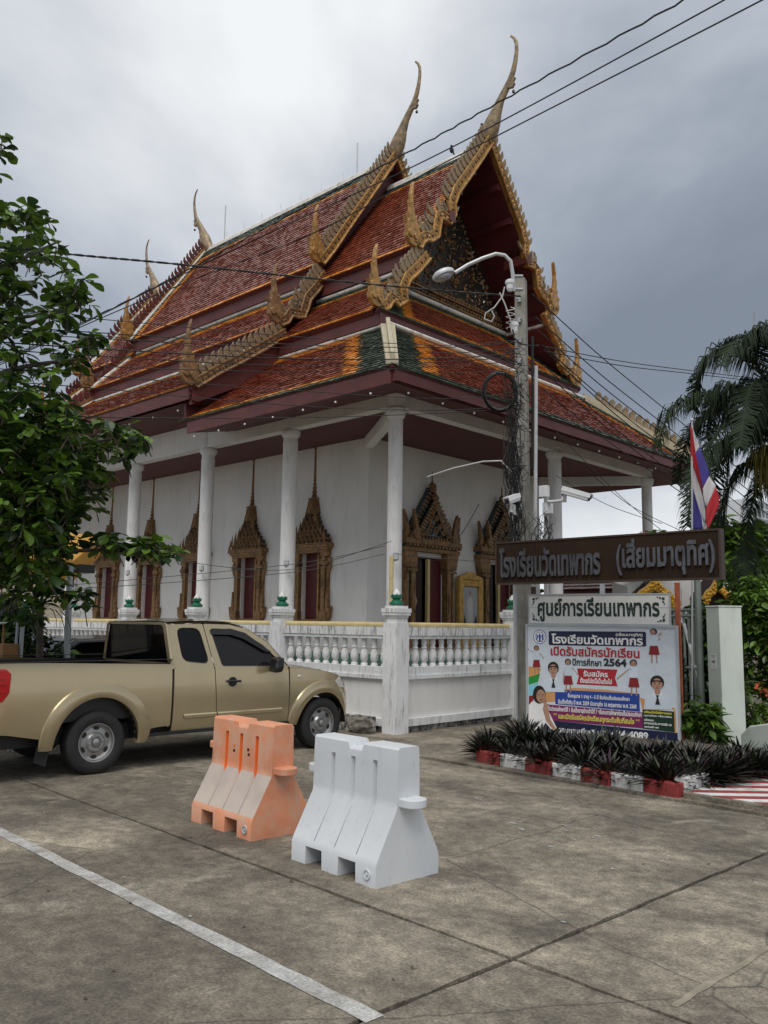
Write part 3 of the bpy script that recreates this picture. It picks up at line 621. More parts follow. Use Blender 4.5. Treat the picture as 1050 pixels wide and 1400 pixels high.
sp_.lathe([(.034, zz), (.028, zz+.35), (.024, zz+.62), (.04, zz+.66), (.045, zz+.72), (.02, zz+.8), (0, zz+.92)], 8)
spm = sp_.mesh('spire', ['gold_dull', 'gold_dark'])
s1 = MB(); s1.box((-.345, .10, 1.75), (.06, .15, 3.2)); s1m = s1.mesh('shutter', ['door_red'])
s2 = MB(); s2.box((.06, .07, 1.75), (.10, .34, 3.2)); s2m = s2.mesh('shutter_edge', ['gold'])
s3 = MB(); s3.box((-.34, .36, 1.75), (.34, .39, 3.2)); s3m = s3.mesh('opening_shade', ['door_dark'])  # near-black sheet behind the wall hole, painted stand-in for the dim interior
for x in WX[:5]:
    o = link('window', wfm, T, (x, WY, 0)); link('spire', spm, o, (x, WY, 0)); link('shutter', s1m, o, (x, WY, 0)); link('shutter_edge', s2m, o, (x, WY, 0)); link('opening_shade', s3m, o, (x, WY, 0))
    o = link('window', wfm, T, (x, 2*YC-WY, 0), rot=(0, 0, pi)); link('spire', spm, o); link('shutter', s1m, o); link('opening_shade', s3m, o)
# ---- front doors: local x across (towards the right seen from outside), -y outward
df = MB()
for s in (-1, 1):
    df.box((s*.53, -.16, 0), (s*.66, .04, 2.0), 0); df.box((s*.67, -.11, 0), (s*.72, .04, 2.0), 1); df.box((s*.73, -.14, 0), (s*.79, .04, 2.0), 0)
    df.box((s*.5, -.2, 0), (s*.82, .04, .22), 0); df.box((s*.5, -.19, 1.62), (s*.82, .04, 1.68), 0)
    df.prism([(s*.57, -.18, .75), (s*.66, -.18, 1.0), (s*.57, -.18, 1.25)], (0, .03, 0), 0)
    df.prism([(s*.5, -.18, 1.7), (s*.82, -.18, 1.7), (s*.9, -.18, 2.05), (s*.5, -.18, 2.05)], (0, .2, 0), 0)
df.box((-.9, -.22, 2.05), (.9, .04, 2.13), 0); df.box((-.84, -.18, 2.13), (.84, .04, 2.2), 1); df.box((-.93, -.25, 2.2), (.93, .04, 2.31), 0)
for k in range(15): df.box((-.86+k*.12, -.27, 2.145), (-.79+k*.12, -.17, 2.19), 0)
for k in range(17): df.prism([(-.82+k*.098, -.26, 2.31), (-.74+k*.098, -.26, 2.31), (-.78+k*.098, -.26, 2.40)], (0, .05, 0), 0)
dfm = df.mesh('frame', ['gold_dull', 'glass_blue'])
dp = MB()
for (hw, z0, za, y0, off) in ((.86, 2.31, 3.5, -.10, 0), (.66, 2.33, 3.22, -.2, .0)):
    dp.prism([(-hw, y0, z0), (hw, y0, z0), (0, y0, za)], (0, .12, 0), 1)
    for s in (-1, 1):
        a = Vector((s*hw, y0-.05, z0)); b = Vector((0, y0-.05, za)); t = (b-a).normalized(); n_ = Vector((t.z*s, 0, -t.x*s))
        dp.prism([a, b, b-n_*.15, a-n_*.15+t*.1], (0, .05, 0), 1)
        for k in range(13):
            p = a.lerp(b, (k+.5)/13.5); dp.prism([p+n_*.02-Vector((0, .02, 0)), p+t*.05+n_*.02-Vector((0, .02, 0)), p+t*.08-n_*.12-Vector((0, .02, 0)), p+t*.03-n_*.12-Vector((0, .02, 0))], (0, .04, 0), 0)
        dp.prism([(s*(hw-.04)+s*a_, y0-.1, z0-.02+b_) for a_, b_ in ((-.08, 0), (.08, 0), (.13, .12), (.07, .22), (.1, .36), (.12, .62), (.03, .44), (-.02, .25))], (0, .08, 0), 0)
    dp.lathe([(.0, 0), (.07, .04), (.08, .1), (.03, .16), (.015, .2), (.02, .32), (0, .42)], 8, c=(0, y0-.05, za-.06), k=0)
for (cx, cz, r_) in ((0, 2.52, .09), (0, 2.78, .07), (-.14, 2.62, .06), (.14, 2.62, .06), (-.25, 2.48, .07), (.25, 2.48, .07), (-.4, 2.42, .05), (.4, 2.42, .05), (-.1, 2.9, .05), (.1, 2.9, .05), (0, 3.0, .05), (-.2, 2.72, .04), (.2, 2.72, .04)):
    dp.tube([(cx+cos(a)*r_*(1-a/14), -.27, cz+sin(a)*r_*(1-a/14)) for a in [i*.7 for i in range(10)]], .02, 5, 0); dp.sphere((cx, -.27, cz), .03, 6, 0)
for s in (-1, 1): dp.tube([(s*.5, -.27, 2.38), (s*.3, -.28, 2.5), (s*.16, -.28, 2.75), (s*.05, -.28, 2.95), (0, -.28, 3.1)], .022, 5, 0)
dpm = dp.mesh('pediment', ['gold_dull', 'glass_blue'])
dl = MB(); dl.box((-.5, .06, 0), (-.08, .1, 1.92)); dlm = dl.mesh('door_leaf', ['door_dark'])
dr = MB(); dr.box((.12, .02, 0), (.515, .06, 1.92)); drm = dr.mesh('door_leaf', ['door_red'])
de = MB(); de.box((.04, 0, 0), (.12, .07, 1.92)); de.prism([(-.515, -.02, 0), (-.4, -.02, 0), (-.4, -.02, .8), (-.33, -.02, 1.0), (-.4, -.02, 1.2), (-.44, -.02, 1.8), (-.515, -.02, 1.85)], (0, .05, 0)); dem = de.mesh('door_edge', ['gold_rail'])
do_ = MB(); do_.box((-.52, .36, 0), (.52, .4, 1.95)); dom = do_.mesh('opening_shade', ['door_dark'])  # dark sheet closing the doorway, interior shade put into its colour
for y in DY:
    o = link('door', dfm, T, (XW, y, FL), rot=(0, 0, pi/2))
    for n_, m_ in (('pediment', dpm), ('door_leaf', dlm), ('door_leaf', drm), ('door_edge', dem), ('opening_shade', dom)): link(n_, m_, o)
# lamps on columns
for x in (-12.8, -15.58, -18.6, CX):
    q = MB(); yy = YC-CH-.15; q.tube([(x+.14, yy, 2.75), (x+.2, yy-.05, 2.9), (x+.25, yy-.08, 2.86)], .015, 5); q.lathe([(.05, 0), (.055, -.1), (.02, -.13)], 8, c=(x+.25, yy-.08, 2.88)); q.build('wall_lamp', 'pale_metal', T)
yt = at(535, 790, 13.95); q = MB(); q.tube([(yt.x, yt.y, 1.2), (yt.x, yt.y, 2.80)], .035, 8)
tag(q.build('flag_tube', 'gold_rail', None), 'yellow upright tube standing behind the corner post of the balustrade', 'tube')
# ---------------------------------------------------------------- balustrade round the temple terrace
BX, BY = -9.17, 9.98
BA = thing('balustrade', (-12, BY, 0), 'white stained balustrade wall with green lotus posts and a yellow top pipe round the temple', 'balustrade')
post = MB(); post.box((-.145, -.145, 0), (.145, .145, 1.72)); post.box((-.125, -.125, 1.72), (.125, .125, 1.80)); post.box((-.14, -.14, 1.80), (.14, .14, 1.835)); post.box((-.16, -.16, 1.835), (.16, .16, 1.88)); post.box((-.168, -.168, 1.88), (.168, .168, 1.945)); post.box((-.13, -.13, 1.945), (.13, .13, 1.985)); postm = post.mesh('post', ['rail_paint'])
g1 = MB(); g1.lathe([(.09, 1.985), (.118, 2.005), (.12, 2.03), (.08, 2.06), (.06, 2.085), (.09, 2.11), (.095, 2.14), (.07, 2.16)], 14)
for k in range(8):
    a = 2*pi*k/8; g1.add([(cos(a-.35)*.085, sin(a-.35)*.085, 2.13), (cos(a+.35)*.085, sin(a+.35)*.085, 2.13), (cos(a)*.1, sin(a)*.1, 2.18), (cos(a)*.05, sin(a)*.05, 2.13)], [(0, 1, 2), (1, 3, 2), (3, 0, 2)])
g1m = g1.mesh('lotus_base', ['green_glaze'], 40)
g2 = MB(); g2.lathe([(.068, 2.13), (.066, 2.17), (.04, 2.215), (0, 2.265)], 10); g2m = g2.mesh('lotus_bud', ['white_paint'], 50)
bal = MB(); bal.lathe([(.07, 0), (.07, .03), (.05, .045), (.045, .06), (.075, .10), (.082, .15), (.07, .21), (.047, .26), (.044, .275), (.058, .285), (.058, .30), (.042, .31), (.05, .35), (.056, .385), (.045, .415), (.065, .425), (.065, .44)], 12); balm = bal.mesh('baluster', ['rail_paint'], 40)
PX = [BX, -11.96, -14.62, -17.22, -19.8, -22.4, -25.0, -27.6]
for i, x in enumerate(PX):
    o = link('post', postm, BA, (x, BY, 0)); link('lotus_base', g1m, o); link('lotus_bud', g2m, o)
FY = BY+3.15
o = link('post', postm, BA, (BX, FY, 0)); link('lotus_base', g1m, o); link('lotus_bud', g2m, o)
def bay(a, b, ax):
    """one bay between post faces, ax = 'x' along the long side, 'y' along the front"""
    def B(c0, c1, d0, d1, z0, z1, name, m):
        q = MB()
        if ax == 'x': q.box((c0, BY+d0, z0), (c1, BY+d1, z1))
        else: q.box((BX-d1, c0, z0), (BX-d0, c1, z1))
        return q.build(name, m, BA)
    B(a, b, -.02, .12, 0, .12, 'footing', 'foot_dirt'); B(a, b, -.085, .10, .12, .235, 'plinth', 'rail_paint'); B(a, b, -.03, .09, .235, .84, 'wall_panel', 'white_wall')
    B(a, b, -.085, .10, .84, .90, 'ledge', 'rail_paint'); B(a, b, -.065, .10, .90, 1.03, 'ledge', 'rail_paint'); B(a, b, -.065, .10, 1.47, 1.52, 'rail', 'rail_paint'); B(a, b, -.08, .11, 1.52, 1.655, 'rail', 'rail_top')
    q = MB(); z = 1.69
    pa, pb = ((a, BY+.0, z), (b, BY+.0, z)) if ax == 'x' else ((BX, a, z), (BX, b, z))
    q.tube([pa, tuple((u+v)/2 for u, v in zip(pa, pb)), pb], .042, 10); q.build('top_pipe', 'gold_rail', BA, smooth=50)
    n = round((b-a)/.222)
    for k in range(n):
        c_ = a+(k+.5)*(b-a)/n; link('baluster', balm, BA, (c_, BY+.02, 1.03) if ax == 'x' else (BX-.02, c_, 1.03), sca=(.85, .85, 1))
for i in range(len(PX)-1): bay(PX[i+1]+.145, PX[i]-.145, 'x')
bay(BY+.145, FY-.145, 'y')
rk = MB(); random.seed(3)
pr = [(-10.25, BY-.30), (-9.5, BY-.32), (-9.42, BY-.17), (-10.25, BY-.15)]
rk.prism([(x, y, .0) for x, y in pr], (0, 0, .27)); rk.build('curb_base', 'foot_dirt', BA)
rk = MB(); rk.sphere((0, 0, 0), 1, 14)
rk.v = [(-9.58+p[0]*.24*(1+rnd(-.16, .16)), BY-.36+p[1]*.13*(1+rnd(-.2, .2)), .13+p[2]*.16*(1+rnd(-.15, .15))) for p in rk.v]
tag(rk.build('broken_stone', 'broken_stone', None), 'dark broken lump of masonry at the foot of the corner post behind the pickup nose', 'rubble')
# ---------------------------------------------------------------- water filled barriers
mat('barrier_white', (.60, .625, .65), .42, var=.07, scale=2.2, dirt=.45, dirtcol=(.27, .25, .22), dthr=.58, dscale=(7, 7, 3.5), bump=.08, bscale=9, detail=6)
mat('barrier_orange', (.70, .28, .15), .5, var=.18, scale=2.6, dirt=.75, dirtcol=(.60, .40, .29), dscale=(2, 2, 1.2), dthr=.42, bump=.08, bscale=9)
mat('barrier_faded', (.54, .46, .40), .55, var=.14, scale=4, dirt=.35, dirtcol=(.42, .30, .22), dthr=.5, bump=.1, bscale=9)
mat('barrier_deep', (.78, .16, .03), .45, var=.1)
def barrier(loc, rz, label, col, slope, groove, marks=False):
    Lh = .92; t = thing('traffic_barrier', loc, label, 'barrier', 'water filled barriers on the forecourt', rz); b = MB()
    gr_ = [(.205, .25), (.43, .475), (.665, .71)]; sl = [(.165, .35), (.53, .715)]; sad = (.39, .56)
    us = {0., Lh}
    for a, c_ in gr_: us |= {a, a+.012, c_-.012, c_}
    for a, c_ in sl: us |= {a, a+.003, c_, c_+.003}
    us |= {sad[0], sad[0]+.02, sad[1]-.02, sad[1]}; us = sorted(us); st = []
    for u in us:
        g = 0
        for a, c_ in gr_:
            if a+.011 < u < c_-.011: g = .04
        zb = 0
        for a, c_ in sl:
            if a+.002 < u < c_+.002: zb = .125
        zt_ = .87
        if sad[0]+.019 < u < sad[1]-.019: zt_ = .825
        P = [(.29, zb), (.29, .13), (.275, .17), (.108, .47-g*1.6), (.104-g, .52), (.10-g, .745), (.10, .765), (.096, zt_-.015), (.085, zt_)]
        st.append([(u, -d, z) for d, z in P]+[(u, d, z) for d, z in P[::-1]])
    nP = 18; b.v = [p for r_ in st for p in r_]
    for i in range(len(us)-1):
        um = (us[i]+us[i+1])/2; ing = any(a < um < c_ for a, c_ in gr_)
        for j in range(nP):
            j2 = (j+1) % nP; k = 0
            if j in (2, 14): k = 1
            if ing and j in (3, 4, 5, 11, 12, 13): k = 2
            b.f.append([i*nP+j, (i+1)*nP+j, (i+1)*nP+j2, i*nP+j2]); b.m.append(k)
    for i, fl in ((0, False), (len(us)-1, True)):
        for j in range(8):
            f = [i*nP+j, i*nP+j+1, i*nP+16-j, i*nP+17-j]; b.f.append(f if not fl else f[::-1]); b.m.append(0)
    b.build('body', [col, slope, groove], t, local=True, bevel=.008, smooth=30)
    for u, d, z0 in ((Lh, 1, .485), (0, -1, .59)):
        q = MB(); pts = [(u-d*.03, -.09), (u+d*.05, -.09)]+[(u+d*(.05+.085*cos(a)), .09*sin(a)) for a in [(-pi/2)+pi*i/10 for i in range(1, 10)]]+[(u+d*.05, .09), (u-d*.03, .09)]
        q.prism([(x, y, z0) for x, y in pts], (0, 0, .055)); q.build('connector_lug', col, t, local=True, bevel=.006)
    q = MB(); q.lathe([(.034, 0), (.034, .012), (.024, .012), (.022, .004), (.012, .004), (.01, .014), (0, .014)], 16, c=(Lh-.085, -.288, .075), ax=(0, -1, 0)); q.build('drain_plug', 'pale_metal' if marks else col, t, local=True, smooth=40)
    if marks:
        q = MB()
        for (u, z, k) in ((.33, .60, 0), (.33, .64, 1), (.545, .63, 0), (.555, .59, 0), (.09, .52, 0)): q.prism([(u, -.103, z), (u+.03, -.103, z), (u+.032, -.103, z+.022), (u+.002, -.103, z+.025)], (0, .004, 0), k)
        q.build('tape_scrap', ['door_dark', 'barrier_deep'], t, local=True)
    return t
barrier((-4.90, 4.55, 0), radians(-4.5), 'white plastic water filled barrier nearest the camera on the concrete', 'barrier_white', 'barrier_white', 'barrier_white')
barrier((-6.42, 4.72, 0), radians(-4.5), 'faded orange plastic water filled barrier in front of the pickup door', 'barrier_orange', 'barrier_faded', 'barrier_deep', True)
# ---------------------------------------------------------------- pickup truck
mat('truck_paint', (.47, .385, .235), .27, .6, var=.04, scale=3, coat=.8, bump=.0)
mat('tyre', (.018, .018, .018), .8, var=.25, scale=8, bump=.2, bscale=60)
mat('rim', (.36, .36, .36), .35, .75, var=.1)
mat('dark_glass', (.004, .004, .005), .06, spec=.22, var=0)
mat('cab_glass', (.012, .010, .010), .04, spec=.4, var=0)
mat('black_plastic', (.012, .012, .013), .45, var=.1)
mat('red_lens', (.42, .012, .015), .12, coat=.6)
mat('clear_lens', (.6, .6, .58), .1)
mat('amber', (.7, .4, .15), .2)
TR = thing('pickup_truck', (-9.02, 4.93, 0), 'gold extended cab pickup truck parked beside the balustrade', 'pickup', None, radians(-2.4))
def lerp(a, b, t): return a+(b-a)*t
def pl(pts, s):
    if s <= pts[0][0]: return pts[0][1]
    for (a, b), (c_, d) in zip(pts, pts[1:]):
        if s <= c_: return lerp(b, d, (s-a)/(c_-a))
    return pts[-1][1]
def bodyx(s, z):
    x = -.03*((z-.80)/.42)**2
    if z < .55: x -= (.55-z)**2*.5
    if s > 3.3: x -= .55*(s-3.3)**2
    if s < -1.0: x -= .25*(s+1.0)**2
    return x
def panel(name, s0, s1, zt_, zl, ns=12, nz=12, extra=(), sl=None, sr=None, m='truck_paint', side=1):
    ss = sorted(set([lerp(s0, s1, i/ns) for i in range(ns+1)]+[e_ for e_ in extra if s0 < e_ < s1])); rows = []
    for s in ss:
        col = []
        for j in range(nz+1):
            t = j/nz; za, zb = zl(s), zt_(s); z = lerp(za, zb, t); s_ = s
            if sl and sr:
                u = (s-s0)/(s1-s0); s_ = lerp(sl(z), sr(z), u)
            col.append((bodyx(s_, z) if side > 0 else -1.85-bodyx(s_, z), s_, z))
        rows.append(col)
    q = MB(); q.grid(rows, flip=(side < 0))
    # turned-in edges
    dx = -.025*side
    def rim_(line, fl):
        q.grid([line, [(p[0]+dx, p[1], p[2]) for p in line]], flip=fl != (side < 0))
    rim_([r_[-1] for r_ in rows], False); rim_([r_[0] for r_ in rows], True); rim_(rows[0], False); rim_(rows[-1], True)
    return q.build(name, m, TR, smooth=28, local=True)
WB = 3.27; RC = (0, .345); FC = (WB, .315)
def arch(s, c_, r_, base):
    d = s-c_[0]
    return max(base, c_[1]+math.sqrt(max(0, r_*r_-d*d))) if abs(d) < r_ else base
exr = [RC[0]-.5*cos(pi*i/24) for i in range(25)]; exf = [FC[0]-.44*cos(pi*i/24) for i in range(25)]
bedtop = lambda s: 1.215-.03*s
blow = lambda s: pl([(-1.3, .53), (-1.0, .50), (-.6, .42), (.5, .40), (.7, .46), (.93, .47)], s)
sill = lambda s: pl([(.9, .39), (1.6, .385), (2.8, .33)], s)
for sd_ in (1, -1):
    panel('bed_side', -1.28, .905, bedtop, lambda s: arch(s, RC, .5, blow(s)), 30, 14, exr, side=sd_)
    spl = lambda z: pl([(.38, 1.555), (1.1, 1.505)], z)
    panel('rear_door', .935, 1.53, lambda s: 1.135-.02*(s-.9), sill, 8, 12, sl=lambda z: .935, sr=lambda z: spl(z)-.006, side=sd_)
    frd = lambda z: pl([(.33, 2.685), (1.1, 2.665)], z)
    panel('front_door', 1.54, 2.68, lambda s: 1.125-.035*(s-1.5), sill, 12, 12, sl=lambda z: spl(z)+.006, sr=lambda z: frd(z)-.006, side=sd_)
    htop = lambda s: pl([(2.67, 1.11), (2.85, 1.105), (3.1, 1.075), (3.34, 1.035), (3.55, .985), (3.66, .93), (3.72, .87), (3.80, .72), (3.83, .60)], s)
    panel('front_fender', 2.685, 3.83, htop, lambda s: min(htop(s)-.004, arch(s, FC, .44, pl([(2.6, .33), (2.83, .34), (3.70, .565), (3.86, .56)], s))), 24, 12, exf, sl=lambda z: 0, sr=lambda z: 0) if 0 else None
    panel('front_fender', 2.685, 3.83, htop, lambda s: min(htop(s)-.004, arch(s, FC, .44, pl([(2.6, .33), (2.83, .34), (3.66, .35), (3.70, .565), (3.86, .56)], s))), 24, 12, exf, side=sd_)
    panel('front_bumper', 3.655, 3.87, lambda s: .555, lambda s: pl([(3.6, .25), (3.7, .23), (3.87, .31)], s), 6, 6, side=sd_)
    # flared arches
    for c_, r0, r1, a0, a1 in ((RC, .498, .665, -.06, 1.04), (FC, .438, .60, .02, 1.04)):
        q = MB(); rows = []
        for i in range(41):
            a = pi*(a0+(a1-a0)*i/40); ca, sa = -cos(a), sin(a); rr1 = r1*(1-.10*max(0, -sa+.25)); row = []
            if rr1 < r0+.05: rr1 = r0+.05
            for r_, o_ in ((r0-.004, -.06), (r0, .03), (r0+.03, .045), (r0+(rr1-r0)*.55, .04), (rr1-.012, .024), (rr1, .002)):
                s, z = c_[0]+ca*r_, c_[1]+sa*r_; z = max(z, .30); x = bodyx(s, z)+o_; row.append((x if sd_ > 0 else -1.85-x, s, z))
            rows.append(row)
        q.grid(rows, flip=(sd_ > 0)); q.build('wheel_arch', 'truck_paint', TR, smooth=40, local=True)
        q = MB(); rows = [[(sd_*.0+(-.03 if sd_ > 0 else -1.82), c_[0]-cos(pi*i/20)*(r0-.003), c_[1]+sin(pi*i/20)*(r0-.003)), ((-.42 if sd_ > 0 else -1.43), c_[0]-cos(pi*i/20)*(r0-.003), c_[1]+sin(pi*i/20)*(r0-.003))] for i in range(21)]
        q.grid(rows); q.build('wheel_well', 'black_plastic', TR, local=True)
    # upper cab: door frames lean inwards
    def up(s, z, o_=0):
        x = bodyx(s, min(z, 1.12))-max(0, z-1.12)*.30+o_; return (x if sd_ > 0 else -1.85-x, s, z)
    def frame(name, O, I, glass, gm):
        q = MB(); q.ring([up(*p) for p in O], [up(*p) for p in I], flip=(sd_ < 0)); q.ring([up(*p) for p in I], [up(p[0], p[1], -.022) for p in I], flip=(sd_ < 0))
        f_ = q.build(name, 'truck_paint', TR, local=True)
        q = MB(); P = [up(p[0], p[1], -.02) for p in I]; q.add(P, [tuple(range(len(P)))[::sd_]]); q.build(glass, gm, f_, local=True)
        q = MB(); cx = sum(p[0] for p in I)/len(I); cz = sum(p[1] for p in I)/len(I)
        J = [(cx+(p[0]-cx)*.955, cz+(p[1]-cz)*.94) for p in I]; q.ring([up(p[0], p[1], -.012) for p in I], [up(p[0], p[1], -.014) for p in J], flip=(sd_ < 0)); q.build('window_seal', 'black_plastic', f_, local=True)
        return f_
    def rr(pts, r_=.05):                                 # rounded corners
        o_ = []; n = len(pts)
        for i in range(n):
            p = Vector(pts[i]); a = Vector(pts[i-1]); b = Vector(pts[(i+1) % n]); u = (a-p).normalized()*min(r_, (a-p).length*.45); v = (b-p).normalized()*min(r_, (b-p).length*.45)
            for t in (0, .33, .67, 1): o_.append(tuple((p+u)*(1-t)**2+p*2*t*(1-t)+(p+v)*t*t))
        return o_
    Or = [(.935, 1.134), (.905, 1.66), (1.40, 1.672), (1.498, 1.122)]; Ir = [(1.06, 1.215), (1.015, 1.622), (1.345, 1.622), (1.44, 1.175)]
    frame('rear_door_frame', rr(Or, .02), rr(Ir, .09), 'quarter_window', 'dark_glass')
    Of = [(1.508, 1.122), (1.41, 1.672), (1.80, 1.665), (2.06, 1.61), (2.38, 1.43), (2.66, 1.1), (2.64, 1.086)]; If = [(1.615, 1.145), (1.50, 1.615), (1.80, 1.61), (2.02, 1.555), (2.30, 1.395), (2.56, 1.16), (2.53, 1.125)]
    frame('front_door_frame', rr(Of, .02), rr(If, .04), 'side_window', 'cab_glass')
    q = MB(); V = [(1.50, 1.60), (1.515, 1.54), (1.80, 1.535), (1.98, 1.485), (2.30, 1.32), (2.40, 1.31), (2.02, 1.56), (1.80, 1.615)]; P = [up(a, b, .02) for a, b in V]; q.prism(P, (-.012*sd_, 0, 0)); q.build('rain_visor', 'black_plastic', TR, local=True)
    # roof rail / A pillar strip
    Lr = [(.9, 1.664), (1.40, 1.678), (1.80, 1.672), (2.06, 1.617), (2.38, 1.437), (2.68, 1.105)]
    q = MB(); q.grid([[up(a, b+.003) for a, b in Lr], [up(a, b+.02, -.03) for a, b in Lr], [up(a, b+.03, -.10) for a, b in Lr]], flip=(sd_ < 0)); q.build('roof_rail', 'truck_paint', TR, local=True, smooth=50)
    X = (lambda x: x) if sd_ > 0 else (lambda x: -1.85-x)
    # cab corner behind the door
    # mirror
    q = MB(); q.prism([(X(.02), 2.30, 1.06), (X(.20), 2.28, 1.05), (X(.215), 2.30, 1.12), (X(.20), 2.31, 1.235), (X(.05), 2.32, 1.25), (X(.01), 2.32, 1.18)], (0, .12, .01)); q.box((X(-.06), 2.44, 1.10), (X(.06), 2.54, 1.15)); q.build('door_mirror', 'black_plastic', TR, local=True, bevel=.03, seg=3)
    q = MB(); q.lathe([(.0, 0), (.05, .0), (.062, .01)], 14, c=(X(-.005), 1.765, .95), ax=(sd_, 0, 0)); q.tube([(X(-.005), 1.68, .962), (X(.035), 1.70, .962), (X(.04), 1.76, .96), (X(.035), 1.86, .957), (X(-.005), 1.88, .957)], .016, 6); q.build('door_handle', 'black_plastic', TR, local=True)
    q = MB(); q.grid([[(X(bodyx(s, z)+o_), s, z) for s in (1.08, 1.12, 1.54)] for z, o_ in ((.535, 0), (.545, .014), (.575, .014), (.59, 0))], flip=(sd_ < 0)); q.grid([[(X(bodyx(s, z)+o_), s, z) for s in (1.56, 2.52, 2.56)] for z, o_ in ((.53, 0), (.54, .014), (.572, .014), (.587, 0))], flip=(sd_ < 0)); q.build('door_moulding', 'truck_paint', TR, local=True)
    q = MB(); q.sphere((X(-.012), 2.84, .985), .03, 8, sc=(.6, 1.2, .6)); q.build('side_indicator', 'clear_lens', TR, local=True)
    q = MB(); q.prism([(X(.004), -1.27, .84), (X(.004), -1.07, .84), (X(.004), -1.005, .93), (X(.004), -.995, 1.13), (X(.004), -1.05, 1.18), (X(.004), -1.27, 1.19)], (-.12*sd_, 0, 0)); tl = q.build('tail_light', 'red_lens', TR, local=True, bevel=.012)
    q = MB()
    for z in (.94, 1.02, 1.08): q.box((X(.012), -1.26, z), (X(.002), -1.06, z+.012))
    q.build('lens_rib', 'red_lens', tl, local=True)
    q = MB(); q.prism([(X(bodyx(3.5, .9)+.006), 3.48, .90), (X(bodyx(3.6, .9)+.006), 3.60, .80), (X(bodyx(3.72, .8)+.006), 3.735, .79), (X(bodyx(3.7, .9)+.006), 3.685, .885), (X(bodyx(3.6, .9)+.006), 3.60, .955)], (-.08*sd_, 0, 0)); q.build('headlight', 'clear_lens', TR, local=True, bevel=.01)
    q = MB(); q.prism([(X(-.06), -.50, .5), (X(-.36), -.50, .5), (X(-.36), -.55, .14), (X(-.06), -.55, .14)], (0, -.012, 0)); q.build('mud_flap', 'black_plastic', TR, local=True)
    q = MB(); q.box((X(-.02), .6, .36), (X(-.10), 2.8, .40)); q.build('sill', 'black_plastic', TR, local=True)
    q = MB(); q.box((X(.012), -1.28, bedtop(-1)+.0), (X(-.09), .91, bedtop(0)+.035)); q.build('bed_rail', 'black_plastic', TR, local=True, bevel=.012)
    q = MB(); q.box((X(-.09), -1.25, .6), (X(-.12), .88, 1.2)); q.build('bed_liner', 'black_plastic', TR, local=True)
q = MB(); q.box((-1.74, -1.25, .58), (-.11, .88, .62)); q.box((-1.74, .85, .62), (-.11, .875, 1.17)); q.build('bed_floor', 'black_plastic', TR, local=True)
q = MB(); q.box((-1.83, -1.30, .52), (-.02, -1.255, 1.235)); q.build('tailgate', 'truck_paint', TR, local=True, bevel=.015)
q = MB(); q.box((-1.80, -1.42, .40), (-.05, -1.31, .55)); q.build('rear_bumper', 'pale_metal', TR, local=True, bevel=.02)
q = MB(); q.box((-1.62, -1.2, .33), (-.23, 3.5, .52)); q.tube([(-1.7, 0, .34), (-.2, 0, .34)], .05, 8); q.tube([(-1.7, WB, .32), (-.2, WB, .32)], .04, 8); q.box((-1.45, .75, .5), (-.2, 2.66, .56)); q.tube([(-.5, -1.3, .42), (-.5, .9, .38)], .035, 8); q.build('chassis', 'black_plastic', TR, local=True)
# cab back wall with rear window
def cb(x, z): return (x, .90-.03*(z-1.15)/.5, z)
O = [(-.03, 1.13), (-.165, 1.66), (-.24, 1.69), (-1.61, 1.69), (-1.685, 1.66), (-1.82, 1.13)]; I = [(-.115, 1.20), (-.225, 1.625), (-.26, 1.655), (-1.59, 1.655), (-1.625, 1.625), (-1.735, 1.20)]
q = MB(); q.ring([cb(*p) for p in O], [cb(*p) for p in I]); cbk = q.build('cab_back', 'truck_paint', TR, local=True)
q = MB(); q.add([(p[0], p[1]+.012, p[2]) for p in [cb(*p) for p in I]], [tuple(range(6))]); q.build('rear_window', 'dark_glass', cbk, local=True)
q = MB(); q.box((-1.80, .885, .45), (-.05, .905, 1.14)); q.build('cab_back_lower', 'truck_paint', TR, local=True)
for sd_ in (0, 1):                                       # rounded corner posts of the cab back
    X = (lambda x: x) if not sd_ else (lambda x: -1.85-x)
    q = MB(); q.grid([[(X(bodyx(.93, 1.13)-.002), .935, 1.134), (X(-.165-.002), .905, 1.66)], [(X(-.02), .915, 1.13), (X(-.17), .885, 1.665)], [(X(-.035), .899, 1.13), (X(-.18), .872, 1.667)]]); q.build('cab_corner', 'truck_paint', TR, local=True, smooth=60)
rf = [[(-.17-.05*abs(j-4)/4*0-(1.51*j/8), s, 1.69+dz+.035*math.sin(pi*j/8)) for j in range(9)] for s, dz in ((.885, 0), (1.1, .015), (1.4, .02), (1.8, .01), (2.0, -.03))]
q = MB(); q.grid(rf); q.build('roof', 'truck_paint', TR, local=True, smooth=60)
q = MB(); q.grid([[(-.22-1.41*j/8, 2.0, 1.655+.035*math.sin(pi*j/8)) for j in range(9)], [(-.09-1.67*j/8, 2.70+.12*math.sin(pi*j/8), 1.115) for j in range(9)]]); q.build('windscreen', 'cab_glass', TR, local=True, smooth=60)
hd = []
for s in (2.69, 2.9, 3.1, 3.34, 3.55, 3.66, 3.72, 3.80, 3.83):
    xo = bodyx(s, min(1.0, htop(s))); hd.append([(lerp(xo, -1.85-xo, j/10), s+.10*math.sin(pi*j/10)*(s > 3.5), htop(s)+.045*math.sin(pi*j/10)**.6) for j in range(11)])
q = MB(); q.grid(hd); q.build('hood', 'truck_paint', TR, local=True, smooth=40)
q = MB(); q.box((-1.55, 3.84, .62), (-.3, 3.93, .84)); q.build('grille', 'black_plastic', TR, local=True, bevel=.02)
q = MB(); q.grid([[(lerp(bodyx(3.87, z), -1.85-bodyx(3.87, z), j/8), 3.87+.1*math.sin(pi*j/8), z) for j in range(9)] for z in (.28, .42, .56)]); q.build('front_bumper', 'truck_paint', TR, local=True, smooth=50)
